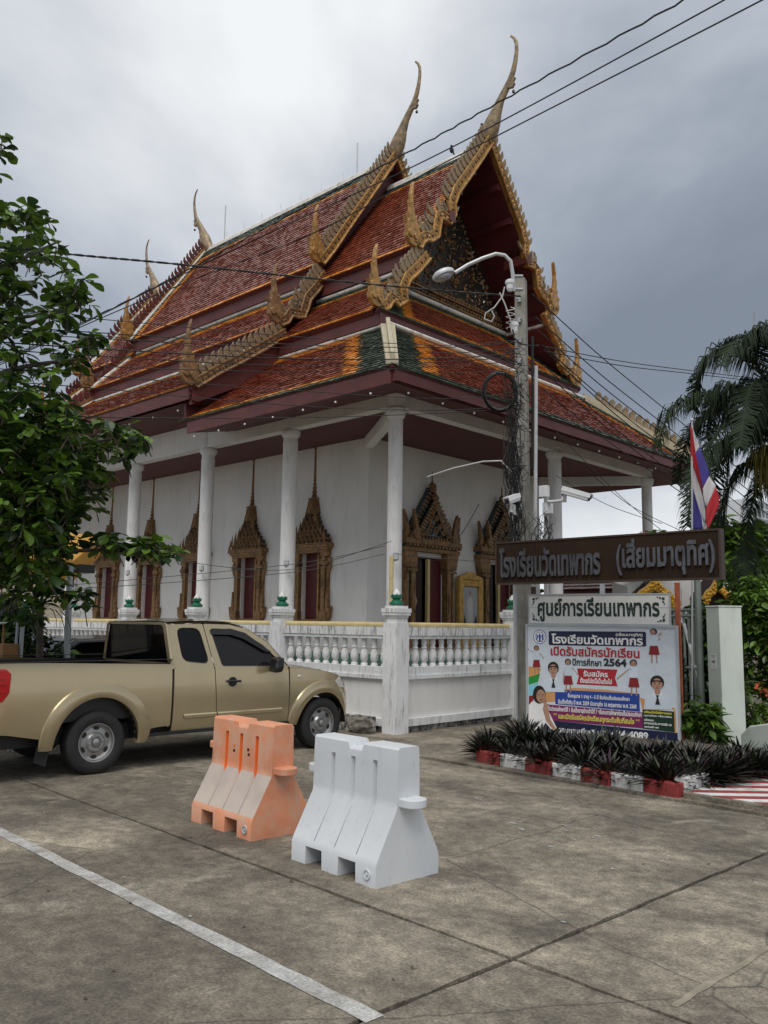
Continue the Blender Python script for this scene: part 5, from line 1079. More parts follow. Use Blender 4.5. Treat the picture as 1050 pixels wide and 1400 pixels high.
def pupil(x, y, h, pose, facing=0, only_bust=False):
    """printed schoolchild: head top at x,y and printed height h"""
    q = MB(); K = PI_; hr = h*.085
    sk, ha, sh, st, dk = K['p_skin'], K['p_hair'], K['p_shirt'], K['p_skirt'], K['p_dark']
    if only_bust:
        [poly(q, [(x+s*h*.02, y+h*.5), (x+s*h*.16, y+h*.53), (x+s*h*.05, y+h*.66)], K['p_white'], 5) for s in (-1, 1)]; poly(q, [(x-h*.38, y+h), (x-h*.34, y+h*.62), (x-h*.12, y+h*.5), (x+h*.12, y+h*.5), (x+h*.34, y+h*.62), (x+h*.38, y+h)], sh, 4)
        poly(q, [(x-h*.07, y+h*.4), (x+h*.07, y+h*.4), (x+h*.07, y+h*.56), (x-h*.07, y+h*.56)], sk, 5)
        ell(q, x, y+h*.2, h*.19, h*.21, ha, 5); ell(q, x, y+h*.26, h*.145, h*.18, sk, 6)
        for s in (-1, 1):
            ell(q, x+s*h*.06, y+h*.25, h*.022, h*.014, dk, 7, 8); ell(q, x+s*h*.06, y+h*.215, h*.035, h*.008, ha, 7, 8)
        ell(q, x, y+h*.30, h*.018, h*.014, K['p_skirt'], 7, 8); ell(q, x, y+h*.365, h*.045, h*.012, K['p_skirt'], 7, 8); poly(q, [(x-h*.16, y+h*.14), (x+h*.16, y+h*.14), (x+h*.13, y+h*.20), (x, y+h*.17), (x-h*.13, y+h*.20)], ha, 7)
        poly(q, [(x-h*.05, y+h*.58), (x+h*.05, y+h*.58), (x, y+h*.68)], dk, 7); poly(q, [(x-h*.02, y+h*.66), (x+h*.02, y+h*.66), (x+h*.07, y+h*.86), (x-h*.07, y+h*.86)], dk, 7)
    else:
        ell(q, x, y+hr, hr*1.15, hr*1.15, ha, 4); ell(q, x+facing*hr*.2, y+hr*1.25, hr*.82, hr*.95, sk, 5)
        for s in (-1, 1): ell(q, x+facing*hr*.2+s*hr*.35, y+hr*1.2, hr*.12, hr*.1, dk, 6, 6)
        ell(q, x+facing*hr*.2, y+hr*1.75, hr*.3, hr*.1, K['p_skirt'], 6, 6)
        poly(q, [(x-hr*1.5, y+hr*2.6), (x-hr*.4, y+hr*2.1), (x+hr*.4, y+hr*2.1), (x+hr*1.5, y+hr*2.6), (x+hr*1.3, y+h*.52), (x-hr*1.3, y+h*.52)], sh, 4)
        poly(q, [(x-hr*1.2, y+h*.5), (x+hr*1.2, y+h*.5), (x+hr*1.7, y+h*.76), (x-hr*1.7, y+h*.76)], st, 5)
        for (ax_, ay_, bx_, by_) in pose: 
            poly(q, [(x+ax_*hr-3, y+hr*2.8), (x+ax_*hr+4, y+hr*2.8), (x+bx_*hr+3, y+by_*hr+2), (x+bx_*hr-3, y+by_*hr-2)], sk, 3)
            ell(q, x+bx_*hr, y+by_*hr, hr*.3, hr*.3, sk, 4, 8)
        for s in (-1, 1): poly(q, [(x+s*hr*.7-4, y+h*.74), (x+s*hr*.7+4, y+h*.74), (x+s*hr*.8+3, y+h), (x+s*hr*.8-4, y+h)], sk, 3)
    q.build('printed_pupil', PMT, bn, local=True)
pupil(872, 300, 205, [(1.2, 2, 2.2, 1.5), (-1.2, 2, 1.8, 3.5)], -1); pupil(178, 412, 170, [(-1.2, 2, -3.6, 1.6), (1.2, 2, 3, 5)], 0); pupil(374, 490, 200, [(1.2, 2, 3.4, 5.2), (-1.2, 2, -1.8, 8)], 0); pupil(756, 488, 215, [(-1.2, 2, -5, 6.2), (1.2, 2, -1, 3.2)], 0)
pupil(884, 580, 200, [], 0, True); pupil(283, 508, 180, [], 0, True)
q = MB(); K = PI_                                        # large girl resting her chin at the lower left
poly(q, [(126, 770), (150, 745), (215, 755), (250, 800), (300, 900), (315, 935), (262, 905), (230, 870), (205, 925), (126, 925)], K['p_white'], 8); poly(q, [(228, 745), (245, 760), (262, 850), (312, 930), (290, 925), (235, 860), (215, 790)], K['p_skin'], 9)
ell(q, 194, 705, 40, 55, K['p_hair'], 9); ell(q, 204, 714, 28, 40, K['p_skin'], 10); ell(q, 226, 735, 12, 14, K['p_skin'], 11)
for s in (-1, 1): ell(q, 205+s*12, 706, 5, 3, K['p_dark'], 11, 8)
ell(q, 206, 736, 9, 3, K['p_skirt'], 11, 8); q.build('printed_pupil', PMT, bn, local=True)
# ---------------------------------------------------------------- planter kerb, plants, painted pavement
mat('kerb_red', (.26, .035, .032), .75, var=.25, scale=6, dirt=.85, dirtcol=(.4, .3, .28), dthr=.56, bump=.3); mat('kerb_white', (.62, .62, .61), .7, var=.1, scale=6, dirt=.7, dirtcol=(.14, .13, .115), dthr=.5, bump=.3)
kb = thing('planter_kerb', sl_(-2.8, 4.55, 0), 'red and white painted kerb edging the planting bed under the banner', 'kerb')
ka, kz = Vector(sl_(-4.2, 4.66, 0)), Vector(sl_(-1.42, 4.46, 0)); kd = (kz-ka)/7; kn = Vector((-kd.y, kd.x, 0)).normalized()*.12
for i in range(7):
    a = ka+kd*i+kd*.008; b = ka+kd*(i+1)-kd*.008; q = MB(); q.prism([a, b, b+kn, a+kn], (0, 0, .165)); q.build('kerb_block', ('kerb_red', 'kerb_white')[i % 2], kb, bevel=.012)
q = MB(); b = kz+Vector((.0, .0, 0)); e_ = kn.normalized(); c_ = kd.normalized(); q.prism([b-c_*.12+e_*.13, b+c_*.01+e_*.13, b+c_*.01+e_*.6, b-c_*.12+e_*.6], (0, 0, .21)); q.build('kerb_block', 'kerb_white', kb, bevel=.012)
MB().prism([ka+kn*1.1, kz+kn*1.1-kd*.35, Vector(sl_(-1.5, 7.5)), Vector(sl_(-4.2, 7.5))], (0, 0, .17)).build('soil', 'soil', kb)
pv = thing('pavement', sl_(0, 5.5, 0), None, None); pv['kind'] = 'structure'
MB().prism([sl_(-1.38, 4.50), sl_(6, 4.50), sl_(6, 9), sl_(-1.38, 9)], (0, 0, .085)).build('pavement_slab', 'concrete', pv, bevel=.01)
for k in range(26):
    u = -3.1+k*.2; q = MB(); P = [(u, 4.54), (u+.19, 4.54), (u+2.09, 6.45), (u+1.9, 6.45)]; P = [(max(-1.37, a), b if a >= -1.37 else b+(-1.37-a)) for a, b in P]
    q.prism([sl_(a, b, .0855) for a, b in P], (0, 0, .004)); q.build('painted_stripe', ('kerb_red', 'kerb_white')[k % 2], pv)
mat('purple_leaf', (.0135, .0145, .0115), .45, var=.5, scale=4, island=.5)
mat('plant_green', (.024, .036, .014), .5, var=.5, scale=4, island=.5); mat('plant_purple', (.03, .013, .019), .5, var=.5, scale=4, island=.5)
def rosette(n=46, L_=.33, seed=0):
    random.seed(seed); q = MB()
    for k in range(n):
        a = k*2.4+rnd(-.2, .2); el = radians(lerp(82, 8, (k/n)**.8)+rnd(-8, 8)); l = L_*rnd(.75, 1.1)*(1 if k > 8 else .8); w = .028*rnd(.8, 1.2); d = Vector((cos(a), sin(a), 0)); s_ = Vector((-sin(a), cos(a), 0)); rows = []; p = d*.01+Vector((0, 0, .04)); e2 = el
        for j in range(5):
            t = j/4; ww = w*(1-.85*t**2.2)*(0.75+.5*t if t < .5 else 1); u = Vector((0, 0, 1))*cos(e2)-d*sin(e2)
            rows.append([p-s_*ww+u*ww*.55, p, p+s_*ww+u*ww*.55]); p = p+(d*cos(e2)+Vector((0, 0, 1))*sin(e2))*l/4; e2 -= rnd(.04, .16)
        q.grid(rows, (0, 0, 1, 2)[(k*7+seed) % 4])
    return q.mesh('rosette', ['purple_leaf', 'plant_green', 'plant_purple'])
rms = [rosette(105, .38, 1), rosette(120, .41, 2), rosette(95, .35, 3)]
random.seed(5); spots = []
for k in range(8): spots.append((-4.2+k*.365+rnd(-.06, .06), 4.80+rnd(-.05, .05)-.02*k, .10, .82))
for k in range(8): spots.append((-4.3+k*.365+rnd(-.08, .08), 5.2+rnd(-.1, .1), .15, 1.0))
for k in range(6): spots.append((-4.2+k*.42+rnd(-.08, .08), 5.6+rnd(-.1, .1), .15, .95))
for k in range(7): spots.append((-1.68+rnd(-.08, .06)+.02*k, 4.72+k*.26, .11, .88))
for k in range(7): spots.append((-1.48+rnd(-.08, .06)+.05*k, 5.0+k*.24, .12, .9))
for i, (u, v, z, s_) in enumerate(spots):
    o = link('purple_plant', rms[i % 3], None, sl_(u, v, z-.06), rot=(rnd(-.12, .12), rnd(-.12, .12), rnd(0, 6)), sca=(s_*rnd(.85, 1.15),)*3)
    OR = ('first', 'second', 'third', 'fourth', 'fifth', 'sixth', 'seventh', 'eighth'); r_, b_ = (0, 0) if i < 8 else ((1, 8) if i < 16 else ((2, 16) if i < 22 else ((3, 22) if i < 29 else (4, 29))))
    row = ('dark spiky plant, %s from the left in the front row behind the painted kerb', 'dark spiky plant, %s from the left in the middle row of the kerbed bed', 'dark spiky plant, %s from the left in the back row right under the banner', 'dark spiky plant, %s from the front in the clump beside the kerb end', 'dark spiky plant, %s from the front on the right edge of the pavement clump')[r_]
    tag(o, row % OR[i-b_], 'plant', 'dark purple plants around the banner')
# ---------------------------------------------------------------- gate pillar, gate, flag, shrine, far buildings
mat('pillar_paint', (.60, .655, .60), .7, var=.06, scale=2, dirt=.3, dirtcol=(.3, .33, .28), dscale=(1, 1, .4), dthr=.52)
mat('gate_steel', (.22, .25, .23), .5, .4, var=.2)
p0 = at(963, 1010, 12.2); p1 = at(998, 1020, 11.9); GP = Vector(((p0.x+p1.x)/2, (p0.y+p1.y)/2, 0))
t = thing('gate_pillar', GP, 'pale green painted square gate pillar with a small notice right of the banner', 'gate pillar', None, radians(-40+0))
MB().box((-.19, -.0, 0), (.19, .34, 2.0)).build('shaft', 'pillar_paint', t, local=True, bevel=.012); MB().box((-.20, -.01, 2.0), (.20, .35, 2.02)).build('cap', 'pillar_paint', t, local=True, bevel=.008)
q = MB(); q.box((-.09, -.004, 1.12), (.06, -.0005, 1.34)); nn_ = q.build('notice', 'board_white', t, local=True)
for i, (x, z, w) in enumerate(((-.02, 1.31, .1), (-.02, 1.29, .08), (.02, 1.15, .04))): MB().box((x-w/2, -.0055, z), (x+w/2, -.0045, z+.006)).build('print_line', 'p_dark', nn_, local=True)
q = MB(); q.tube([(-.05, -.006, 1.24), (-.02, -.006, 1.22), (-.01, -.006, 1.24), (.0, -.006, 1.215), (.03, -.006, 1.235), (.035, -.006, 1.25)], .006, 5); q.build('print_mark', 'p_dark', nn_, local=True)
gl, gr2 = at(905, 900, 13.6), at(957, 900, 12.7); gl.z = gr2.z = 0
t = thing('steel_gate', (gl+gr2)/2, 'grey steel bar gate half hidden behind the banner and the green shrubs', 'gate'); gd = (gr2-gl)
for z in (.25, 1.1, 1.88, 1.97):
    q = MB(); q.tube([gl+Vector((0, 0, z)), gr2+Vector((0, 0, z))], .028, 6); q.build('rail', 'gate_steel', t)
for k in range(9):
    q = MB(); p = gl+gd*(k/8); q.tube([p+Vector((0, 0, .2)), p+Vector((0, 0, 1.97 if k < 8 else 2.95))], .022 if 0 < k < 8 else .05, 6); q.build('bar', 'gate_steel', t)
q = MB(); q.tube([gl+gd*.55+Vector((0, 0, 1.95)), gl+gd*.97+Vector((0, 0, .9))], .024, 6); q.build('brace', 'pale_metal', t)
# low white garden wall at the right edge
wl = at(1012, 1000, 11.6); wr = at(1130, 1000, 9.6); wl.z = wr.z = 0
q = MB(); d_ = (wr-wl); n_ = Vector((-d_.y, d_.x, 0)).normalized()*.18
q.prism([wl, wl+Vector((0, 0, .28)), wl+d_*.12+Vector((0, 0, .42)), wl+d_*.5+Vector((0, 0, .56)), wr+Vector((0, 0, .62)), wr], n_); tag(q.build('garden_wall', 'pillar_paint', None, bevel=.02), 'low pale rounded garden wall at the right behind the purple plants', 'wall')
# flag
mat('flag_red', (.62, .045, .06), .75, var=.06, trans=.35); mat('flag_white', (.74, .72, .74), .75, var=.04, trans=.35); mat('flag_blue', (.09, .075, .36), .75, var=.06, trans=.35)
FD = 12.7
fp = at(946, 1000, FD); t = thing('flag_pole', (fp.x, fp.y, 0), 'slender pale flag pole rising behind the brown school sign', 'flag pole'); q = MB(); q.tube([(fp.x, fp.y, 0), tuple(at(946, 574, FD))], .014, 8); q.build('shaft', 'pale_metal', t); q = MB(); q.sphere(at(946, 574, FD), .025, 8); q.build('finial', 'pale_metal', t)
fl = thing('thai_flag', tuple(at(946, 585, FD)), 'red white and blue striped flag hanging in folds above the brown sign', 'flag')
def fz(x, y, d): return at(850+x/4.665, 440+y/4.665, FD+d)
def strip(name, m, L, R):
    """cloth between two edge lines of (x, y, depth)"""
    n = 14; q = MB()
    def s_(P, t):
        t *= len(P)-1; i = min(int(t), len(P)-2); u = t-i; return [P[i][k]*(1-u)+P[i+1][k]*u for k in range(3)]
    rows = []
    for i in range(n+1):
        a = s_(L, i/n); b = s_(R, i/n); rows.append([fz(a[0]+(b[0]-a[0])*j/6, a[1]+(b[1]-a[1])*j/6, a[2]+(b[2]-a[2])*j/6+.012*sin(j*1.3+i*.5)) for j in range(7)])
    q.grid(rows); q.build(name, m, fl, smooth=180, solid=.004)
e1 = [(438, 668, 0), (439, 780, 0), (441, 880, .01), (470, 960, .02), (505, 1060, .03), (514, 1090, .03)]
e2 = [(447, 672, -.03), (458, 740, -.04), (472, 838, -.05), (492, 940, -.05), (514, 1050, -.04), (517, 1095, -.03)]
e3 = [(452, 672, -.03), (475, 740, -.02), (497, 800, .0), (530, 880, .02), (558, 965, .03), (558, 985, .03)]
strip('red_stripe', 'flag_red', e1, e2)
strip('white_stripe', 'flag_white', [(449, 674, -.03), (458, 740, -.04), (470, 838, -.05)], [(452, 674, -.03), (476, 742, -.02), (497, 800, 0)])
strip('blue_stripe', 'flag_blue', [(470, 838, -.05), (492, 940, -.05), (513, 1050, -.04), (516, 1062, -.04)], [(497, 800, 0), (530, 880, .02), (556, 955, .03), (556, 985, .03)])
strip('white_stripe', 'flag_white', [(516, 1062, -.04), (520, 1110, -.04), (530, 1160, -.03), (540, 1182, -.02)], [(557, 985, .03), (575, 1010, .04), (592, 1035, .04), (599, 1052, .04)])
strip('red_stripe', 'flag_red', [(540, 1182, -.02), (536, 1215, -.02), (538, 1270, -.02), (546, 1322, -.02)], [(599, 1052, .04), (622, 1125, .05), (616, 1185, .05), (556, 1312, .02)])
strip('white_stripe', 'flag_white', [(440, 884, .03), (441, 960, .04), (446, 1040, .04), (480, 1150, .03), (522, 1285, .02)], [(470, 962, .02), (500, 1055, .02), (520, 1130, .0), (532, 1190, 0), (541, 1285, 0)])
strip('blue_stripe', 'flag_blue', [(444, 1042, .05), (448, 1150, .06), (452, 1240, .06), (454, 1326, .06)], [(448, 1046, .04), (480, 1152, .03), (508, 1240, .03), (516, 1322, .03)])
strip('white_stripe', 'flag_white', [(517, 1284, .03), (518, 1322, .03)], [(542, 1284, 0), (545, 1322, 0)])
# golden shrine roofs behind the gate
sh = thing('shrine', at(940, 860, 18.5)-Vector((0, 0, at(940, 860, 18.5).z)), 'small white and gold shrine with two golden arched gables behind the gate', 'shrine')
def arch_gable(cx, by, hw, top, D, tip):
    def A(x, y, d=0): return at(x, y, D+d)
    O = [(cx-hw, by), (cx-hw*.98, by-14), (cx-hw*.72, by-24), (cx-hw*.38, by-30), (cx-hw*.12, top+4), (cx, top), (cx+hw*.12, top+4), (cx+hw*.38, by-30), (cx+hw*.72, by-24), (cx+hw*.98, by-14), (cx+hw, by)]
    I = [(cx-hw*.62, by), (cx-hw*.64, by-8), (cx-hw*.5, by-15), (cx-hw*.28, by-20), (cx-hw*.1, by-23), (cx, by-24), (cx+hw*.1, by-23), (cx+hw*.28, by-20), (cx+hw*.5, by-15), (cx+hw*.64, by-8), (cx+hw*.62, by)]
    q = MB(); dd = CF*.12; n = len(O)
    for i in range(n-1): q.prism([A(*O[i]), A(*O[i+1]), A(*I[i+1]), A(*I[i])], dd)
    q.build('gold_arch', 'bright_gold', sh)
    q = MB()
    for i in range(46):
        j = i/46*(n-1); k = min(int(j), n-2); u = j-k; v = rnd(.1, .9); x = (O[k][0]*(1-u)+O[k+1][0]*u)*v+(I[k][0]*(1-u)+I[k+1][0]*u)*(1-v); y = (O[k][1]*(1-u)+O[k+1][1]*u)*v+(I[k][1]*(1-u)+I[k+1][1]*u)*(1-v); q.sphere(A(x, y, -.02), rnd(.025, .045), 6)
    q.build('gold_relief', 'bright_gold', sh)
    q = MB(); q.lathe([(.09, 0), (.07, .15), (.03, .3), (.02, .5), (0, .62)], 8, c=A(cx, top+4, .05)); 
    if tip: q.build('spire', 'bright_gold', sh)
    for s in (-1, 1): q = MB(); q.prism([A(cx+s*hw*.9, by), A(cx+s*hw*1.02, by), A(cx+s*hw*1.28, by-10), A(cx+s*hw*1.2, by+3), A(cx+s*hw*1.0, by+5)], dd); q.build('gold_scroll', 'bright_gold', sh)
    q = MB(); q.prism([A(cx-hw*.95, by-12, .16), A(cx, top+6, .16), A(cx+hw*.95, by-12, .16), A(cx+hw*.95, by+60, .16), A(cx-hw*.95, by+60, .16)], CF*.8); q.build('body', 'door_dark', sh)
arch_gable(896, 832, 28, 790, 18.5, False); arch_gable(982, 833, 21, 788, 18.0, True)
q = MB()
for pts in ([(862, 800), (880, 790), (930, 792), (952, 798), (950, 815), (925, 802), (895, 796)], [(935, 792), (972, 786), (978, 790), (962, 815), (955, 828), (942, 828)]): q.prism([at(x, y, 18.9) for x, y in pts], CF*1.2)
q.v = q.v; 
for i, pts in enumerate(([(858, 802), (885, 788), (925, 792), (932, 806), (932, 836), (858, 836)], [(930, 794), (974, 785), (1000, 800), (1000, 840), (932, 840)])):
    q = MB(); q.prism([at(x, y, 19.3) for x, y in pts], CF*1.3); q.build('roof_body', 'white_wall', sh)
# low building with a red roof seen between the two signs
t = thing('low_building', at(820, 880, 23)-Vector((0, 0, at(820, 880, 23).z)), 'low building with a red tiled roof glimpsed between the brown sign and the white board', 'building')
a, b = at(770, 900, 24), at(872, 900, 22.5); a.z = b.z = 0; bd = b-a; bn_ = Vector((-bd.y, bd.x, 0)).normalized()
q = MB(); q.prism([a, b, b+bn_*5, a+bn_*5], (0, 0, 2.75)); q.build('wall', 'white_wall', t)
tl_ = MB(); patch(tl_, a+bn_*2.2+Vector((0, 0, 4.1)), b+bn_*2.2+Vector((0, 0, 4.1)), b-bn_*.5+Vector((0, 0, 2.7)), a-bn_*.5+Vector((0, 0, 2.7)), tw=.16, te=.2); tag(tl_.build('roof_tiles', ['tile_red'], t), kind='stuff')
q = MB(); q.prism([a-bn_*.45+Vector((0, 0, 2.6)), b-bn_*.45+Vector((0, 0, 2.6)), b+bn_*2.2+Vector((0, 0, 4.0)), a+bn_*2.2+Vector((0, 0, 4.0))], (0, 0, .06)); q.build('roof', 'maroon', t)
# far white tower block
mat('tower_white', (.62, .64, .66), .8, var=.04); mat('tower_glass', (.14, .17, .2), .2)
tb = at(1027, 864, 210); te_ = at(1110, 864, 235); tb.z = te_.z = 0; d_ = (te_-tb); n_ = Vector((-d_.y, d_.x, 0)).normalized()
t = thing('tower_block', (tb+te_)/2, 'distant tall white apartment tower at the right edge behind the palm', 'tower'); q = MB(); q.prism([tb, te_, te_+n_*14, tb+n_*14], (0, 0, 34)); q.build('wall', 'tower_white', t)
du = d_.normalized()
wm = MB(); wm.prism([(0, 0, 0), tuple(du*1.25), tuple(du*1.25-n_*.12), tuple(-n_*.12)], (0, 0, 1.5)); wmm = wm.mesh('window', ['tower_glass'])
for r_ in range(12):
    MB().prism([tb-n_*.25+Vector((0, 0, 5.6+r_*2.4)), te_-n_*.25+Vector((0, 0, 5.6+r_*2.4)), te_+Vector((0, 0, 5.6+r_*2.4)), tb+Vector((0, 0, 5.6+r_*2.4))], (0, 0, .22)).build('floor_band', 'tower_white', t)
    for c_ in range(7): link('window', wmm, t, tb+du*(.8+c_*2.1)+Vector((0, 0, 6.1+r_*2.4)))
ms = at(1031, 864, 60); q = MB(); q.tube([(ms.x, ms.y, 0), tuple(at(1031, 424, 60))], .05, 6); tag(q.build('antenna_mast', 'steel'), 'thin antenna mast standing behind the palm crown', 'mast')
# ---------------------------------------------------------------- plants
mat('leaf_dark', (.022, .05, .014), .38, var=.4, scale=1.5, island=.45, trans=.3); mat('leaf_mid', (.075, .14, .018), .38, var=.35, scale=1.5, island=.45, trans=.25); mat('leaf_bright', (.13, .24, .03), .42, var=.3, scale=1.5, island=.4, trans=.3)
mat('palm_leaf', (.018, .031, .014), .6, spec=.2, var=.3, scale=2, island=.35); mat('bark', (.09, .075, .06), .9, var=.35, scale=8, bump=.5); mat('palm_fruit', (.17, .15, .03), .6, var=.4, scale=6, island=.4)
def leafmesh(L_, wd, m, obov=True, curl=.2):
    q = MB(); prof = [(0, .06), (.2, .28), (.45, .62), (.68, .95), (.86, .85), (.97, .35), (1, .03)] if obov else [(0, .08), (.2, .7), (.45, 1), (.7, .75), (.9, .3), (1, .02)]
    rows = [[(-w*wd, t*L_, w*wd*.35-curl*L_*t*t), (0, t*L_, -curl*L_*t*t), (w*wd, t*L_, w*wd*.35-curl*L_*t*t)] for t, w in prof]
    q.grid(rows); return q
def addleaf(mb, proto, p, yaw, pitch, roll, s, k=0):
    M_ = Matrix.Translation(p) @ Matrix.Rotation(yaw, 4, 'Z') @ Matrix.Rotation(pitch, 4, 'X') @ Matrix.Rotation(roll, 4, 'Y')
    mb.add([M_ @ (Vector(v)*s) for v in proto.v], proto.f, k)
def shrub(loc, rad, n, label, m, cat='shrub', lf=(.13, .035), obov=False, group=None, name='shrub', seed=0, stems=5):
    random.seed(seed); loc = Vector(loc); t = thing(name, (loc.x, loc.y, 0), label, cat, group); q = MB(); pr = leafmesh(lf[0], lf[1], None, obov)
    lobes = [(Vector((rnd(-.6, .6)*rad[0], rnd(-.6, .6)*rad[1], rnd(-.6, .75)*rad[2])), rnd(.35, .6)) for _ in range(9)]
    for k in range(n):
        c_, r_ = random.choice(lobes); v = Vector((random.gauss(0, 1), random.gauss(0, 1), random.gauss(0, 1))).normalized()*(rnd(.5, 1)**.5)
        p = loc+c_+Vector((v.x*rad[0]*r_, v.y*rad[1]*r_, v.z*rad[2]*r_))
        if p.z < .05: continue
        addleaf(q, pr, p, rnd(0, 6.3), rnd(-.9, .5), rnd(-.6, .6), rnd(.7, 1.3), 0 if rnd(0, 1) < .8 else 1)
    tag(q.build('foliage', m, t), kind='stuff')
    for k in range(stems):
        c_, r_ = lobes[k]; q = MB(); q.tube([(loc.x+rnd(-.1, .1), loc.y+rnd(-.1, .1), 0), tuple((loc+c_*.5)*.5+Vector((loc.x, loc.y, loc.z*.6))*.5), tuple(loc+c_)], [.03, .02, .008], 5); q.build('stem', 'bark', t)
    return t
DM, MB_, BR_ = ['leaf_dark', 'leaf_mid'], ['leaf_mid', 'leaf_bright'], ['leaf_bright', 'leaf_mid']
shrub(at(938, 935, 13.25), (.36, .3, .95), 1700, 'dark green shrub growing through the steel gate', DM, seed=1)
shrub(at(957, 905, 13.5), (.42, .35, .9), 2300, 'tall leafy bush behind the steel gate beside the pale pillar', DM, seed=11)
shrub(at(955, 985, 11.9), (.32, .3, .33), 420, 'leafy green weed at the foot of the pale gate pillar', MB_, seed=2, lf=(.16, .04))
shrub(at(1056, 900, 12.9), (.62, .5, 1.05), 2800, 'dense dark shrub with red blossoms right of the gate pillar', MB_, seed=3)
shrub(at(1062, 822, 15.2), (.85, .9, .7), 2600, 'bright green bush behind the gate pillar at the right edge', MB_, seed=4, lf=(.17, .05))
shrub(at(1004, 752, 19.8), (.75, .5, .6), 620, 'young tree with large pale green leaves beside the shrine', MB_, 'tree', lf=(.34, .11), seed=5, name='young_tree')
shrub(at(1012, 775, 22), (.9, .9, .9), 1500, 'dark round tree beyond the shrine below the palm', DM, 'tree', lf=(.2, .06), seed=6, name='small_tree')
shrub(at(885, 745, 19.0), (.55, .5, .3), 500, 'small bright green plant with orange flowers on top of the broken column', BR_, 'plant', seed=7, lf=(.13, .04), stems=2)
shrub(at(1036, 985, 12.3), (.35, .3, .5), 500, 'light green fern like weed behind the gate pillar', MB_, seed=8, lf=(.2, .02), stems=3)
random.seed(9); mat('blossom', (.5, .06, .03), .6, var=.3)
q = MB()
for (x, y, D) in ((1043, 945, 12.7), (1037, 938, 12.7), (1044, 985, 12.6), (1040, 995, 12.6), (1046, 950, 12.7), (872, 735, 18.4), (880, 738, 18.4), (866, 741, 18.4), (878, 731, 18.4)):
    for k in range(7): p = at(x+rnd(-4, 4), y+rnd(-4, 4), D-.1+rnd(-.1, .1)); addleaf(q, leafmesh(.07, .03, None, False), p, rnd(0, 6.3), rnd(-.8, .8), rnd(-1, 1), 1)
tag(q.build('blossoms', 'blossom'), 'scattered orange red blossoms on the shrubs at the right', 'blossoms', kind='stuff')
shrub(at(10, 872, 12.7), (1.25, .6, .75), 2600, 'leafy hedge added for darkness behind the metal rack at the left edge', DM, 'hedge', seed=12, name='hedge')  # added to darken the area behind the pickup bed
# palm: crown and trunk just outside the right edge
random.seed(21); PD = 15.0; pc = at(1066, 596, PD)
t = thing('palm_tree', (pc.x, pc.y, 0), 'tall dark palm with drooping fronds at the right edge', 'palm tree')
q = MB(); q.tube([(pc.x+.1, pc.y, 0), (pc.x+.05, pc.y, 2.5), tuple(pc-Vector((0, 0, .3))), tuple(pc+Vector((0, 0, .6)))], [.24, .19, .15, .07], 12); q.build('trunk', 'bark', t, smooth=60)
FRN = [([(1064, 590), (1035, 500), (990, 478), (958, 505), (947, 560)], .3), ([(1064, 595), (1020, 552), (965, 540), (920, 558), (898, 612)], -.5), ([(1064, 600), (1025, 575), (985, 560), (945, 590), (925, 660)], .8), ([(1064, 605), (1020, 600), (975, 610), (950, 650), (940, 720)], -.9), ([(1066, 610), (1035, 625), (1005, 650), (985, 700), (975, 760)], .2),
       ([(1066, 615), (1050, 640), (1030, 680), (1020, 740), (1022, 790)], -.4), ([(1066, 590), (1060, 500), (1040, 465), (1010, 462), (985, 500)], -1.0), ([(1068, 588), (1080, 490), (1070, 455), (1042, 452), (1020, 490)], .6), ([(1066, 600), (1045, 560), (1015, 530), (985, 540), (965, 600)], 1.2), ([(1066, 605), (1040, 590), (1005, 600), (980, 640), (970, 700)], 1.0),
       ([(1070, 590), (1100, 500), (1130, 480), (1170, 510), (1190, 580)], -.3), ([(1070, 600), (1120, 560), (1170, 560), (1210, 600), (1230, 680)], .6), ([(1070, 600), (1100, 560), (1110, 520), (1090, 490), (1060, 500)], -1.6), ([(1070, 610), (1110, 640), (1130, 690), (1135, 760)], -.8), ([(1066, 600), (1050, 545), (1035, 520), (1022, 545), (1012, 610)], -1.3), ([(1064, 600), (1040, 575), (1000, 575), (960, 625), (950, 690)], -1.2)]
for pts, dz in FRN:
    n = len(pts); P = through([(x, y, PD+dz*(i/(n-1))*1.2) for i, (x, y) in enumerate(pts)], 10); m_ = len(P); q = MB(); q.tube(P, [.03*(1-i/m_*.85) for i in range(m_)], 5)
    Ls = 0
    for i in range(3, m_-1):
        T_ = (P[min(i+1, m_-1)]-P[i-1]).normalized(); S_ = T_.cross(Vector((0, 0, 1))); S_ = S_.normalized() if S_.length > .05 else CR
        for s_ in (-1, 1):
            for sub in (0, .25, .5, .75):
                p = P[i]+(P[min(i+1, m_-1)]-P[i])*sub; l = (.62 if i/m_ < .75 else .62*(1-(i/m_-.75)*2.6))*rnd(.8, 1.15); d0 = (S_*s_*rnd(.5, .95)+T_*.55+Vector((0, 0, rnd(-.2, .25)))).normalized(); a = p+d0*l*.45; b = a+(d0*.35+Vector((0, 0, -.85+rnd(-.1, .2)))).normalized()*l*.6; wv = T_*.0135
                q.add([p-wv, p+wv, a+wv, a-wv, b], [(0, 1, 2, 3), (3, 2, 4)])
    q.build('frond', 'palm_leaf', t)
q = MB()
for k in range(190):
    a = rnd(0, 6.3); p = at(1052, 610, PD-.25); r_ = rnd(.1, .62); e_ = p+Vector((cos(a)*r_*.75, sin(a)*r_*.75, -rnd(.25, .95))); m2 = p.lerp(e_, .5)+Vector((cos(a)*.12, sin(a)*.12, .1)); q.tube([p, m2, e_], [.008, .012, .006], 3)
q.build('flower_cluster', 'palm_fruit', t)
